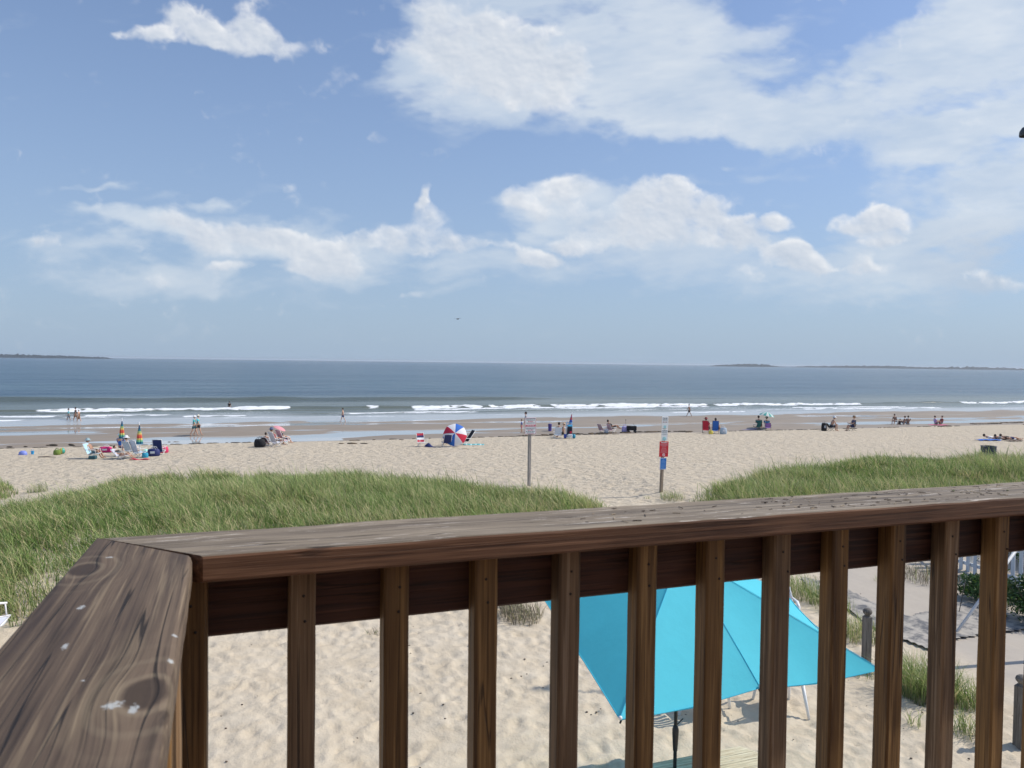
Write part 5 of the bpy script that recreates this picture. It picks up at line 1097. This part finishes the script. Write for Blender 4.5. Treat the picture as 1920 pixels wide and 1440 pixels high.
for (px, py, L, c_, lb) in [(1852, 826, 1.7, BLUC, 'blue towel left of the people lying near the barrel'), (1868, 825, 1.8, WHC, 'white towel under the people lying near the barrel'), (1900, 827, 1.0, P((.22, .16, .12), .8), 'brown towel right of the people lying near the barrel'), (1897, 824, .7, WHC, 'bunched white towel at the right end of the lying people')]:
    MB0 = MB(); MB0.sheet(lambda u, v: (-L/2+L*u, -.4+.8*v, .03+.06*abs(math.sin(u*7+v*2))), 12, 6, 0, .01); thing(MB0, 'towel', c_, px, py, 5, lb, 'towel', 'towels spread near the barrel')
# barrel
g = ground(1853, 862); k1 = g.y/F; t = empty('trash_barrel', g, 0, 'dark navy trash barrel standing behind the right dune grass', 'trash can'); hb = 25*k1; rb = 13.2*k1
MB().lathe([(rb*.94, -.1), (rb*.96, hb*.32), (rb, hb*.34), (rb*.96, hb*.37), (rb*.96, hb*.66), (rb, hb*.68), (rb*.96, hb*.71), (rb*.97, hb*.97), (rb, hb), (rb*.93, hb), (rb*.92, hb*.3), (.001, hb*.3)], n=28).obj('barrel_body', P((.02, .035, .055), .45, .4, 6, .2), t)
MB().lathe([(rb*1.0, 0), (rb*1.03, .015), (rb*1.0, .03), (rb*.95, .03)], (0, 0, hb), 28).obj('rim', P((.03, .05, .08), .4), t)
# seaweed line
sw_ = MB(); rr = random.Random(9)
for i in range(300):
    px = rr.uniform(-60, 1980); s = s_of(px, 59.5); t_ = 59.3+float(fb(np.array([s/9]), np.array([3.3]))[0])*2.5+rr.gauss(0, .35)
    if vn(np.array([s/5.0]), np.array([7.7]))[0] < .52 and rr.random() < .8: continue
    x, y = st2w(s, t_); q = rr.uniform(.06, .28); sw_.ball((x, y, hz_at(x, y)+.02), (q*1.3, q*.6, rr.uniform(.02, .05)), rr.choice([0, 0, 1]), 7)
for px, py, n, wd in ((1848, 795, 40, 2.4), (1902, 793, 26, 1.8), (1770, 800, 14, 1.0), (1145, 812, 60, 9), (660, 832, 8, .9), (1055, 816, 30, 4.5), (400, 830, 16, 5), (40, 838, 14, 4)):
    g = ground(px, py)
    for i in range(n):
        s0, t0 = w2st(g.x, g.y); s0 += rr.uniform(-1, 1)*wd; t0 += rr.gauss(0, .12); x, y = st2w(s0, t0); q = rr.uniform(.08, .26); sw_.ball((x, y, hz_at(x, y)+.03), (q*1.4, q*.6, rr.uniform(.03, .08)), rr.choice([0, 0, 1]), 7)
o = sw_.obj('seaweed', [P((.05, .04, .025), .8), P((.14, .10, .06), .85)]); tag(o, 'line of dark seaweed scraps along the high water mark', 'seaweed', None, 'stuff')
# bits of shell, twig and pebble on the near sand
pb_ = MB(); 
for i in range(420):
    s0, t0 = rr.uniform(-3, 12.5), rr.uniform(5.5, 15); x, y = st2w(s0, t0); q = rr.uniform(.006, .02)
    i_, j_ = np.searchsorted(S, s0), np.searchsorted(T, t0); pb_.ball((x, y, float(Z[i_, j_])+.004), (q, q*.7, q*.5), rr.choice([0, 1]), 6)
o = pb_.obj('pebbles', [P((.06, .045, .035), .8), P((.16, .12, .09), .8)]); tag(o, 'dark bits of shell and twig scattered on the near sand', 'pebbles', None, 'stuff')
# left edge: white chair with an orange thing on it
g = ground(-52, 1222); t = beach_chair(0, 0, 20, 'white tube chair at the left edge of the photo beside the dune grass', P((.70, .76, .84), .6), loc=g, rec=.3, seat_h=.40, bh=.45, group='garden things by the dune grass')
o = MB().ball((0, 0, .085), (.10, .10, .085)).obj('ball', P((.80, .16, .03), .5), None, g+Vector((.22, .10, .43))); tag(o, 'orange ball lying on the white chair at the left edge', 'ball')
# lamp reaching in at the right edge, gull far off
d = px_dir(1926, 246)*15.5; lp = Vector((d.x, d.y, CZ+d.z)); b0 = Vector((lp.x+1.5, lp.y+.1, 0)); b0.z = hz_at(b0.x, b0.y)
t = empty('lamp_post', b0, 0, 'dark lamp whose rounded shade just enters the frame at the upper right edge', 'street lamp'); dl = lp-b0
MB().tube([(0, 0, -.3), (0, 0, dl.z+.35), (-.3, 0, dl.z+.5), (dl.x+.2, dl.y, dl.z+.30), (dl.x, dl.y, dl.z+.10)], [.06, .045, .03, .025, .02], 10).obj('pole', BK, t)
MB().lathe([(.11, -.08), (.115, -.06), (.11, .0), (.075, .06), (.03, .085), (.001, .09)], dl, 18).obj('lamp_shade', P((.05, .06, .065), .5), t)
d = px_dir(858, 598)*90; gl = MB(); gl.ball((0, 0, 0), (.24, .07, .07)); gl.add([(-.06, 0, .02), (.08, 0, .02), (.02, .35, .12), (-.06, .62, .02), (-.04, .3, .1)], [(0, 1, 2, 4), (4, 2, 3)]); gl.add([(-.06, 0, .02), (.08, 0, .02), (.02, -.35, .12), (-.06, -.62, .02), (-.04, -.3, .1)], [(0, 4, 2, 1), (4, 3, 2)])
gl.ball((.26, 0, .03), .055)
o = gl.obj('gull', P((.10, .10, .11), .7), None, (d.x, d.y, CZ+d.z), (0, 0, R(60))); tag(o, 'tiny dark gull flying above the horizon near the centre', 'bird')
# ------------------------------------------------------------ sea air
hm_, t = newmat('haze'); vol = nd(t, 'VolumePrincipled'); vol.inputs['Color'].default_value = (.86, .92, 1, 1); vol.inputs['Density'].default_value = .00008; vol.inputs['Anisotropy'].default_value = .2
t.links.new(vol.outputs[0], nd(t, 'OutputMaterial').inputs['Volume'])
hb_ = MB(); hb_.box((0, 0, 0), (32000, 32000, 34)); hzo = hb_.obj('haze', hm_, None, (0, 0, .5)); tag(hzo, 'thin pale sea haze fading the far water and islands', None, None, 'stuff')
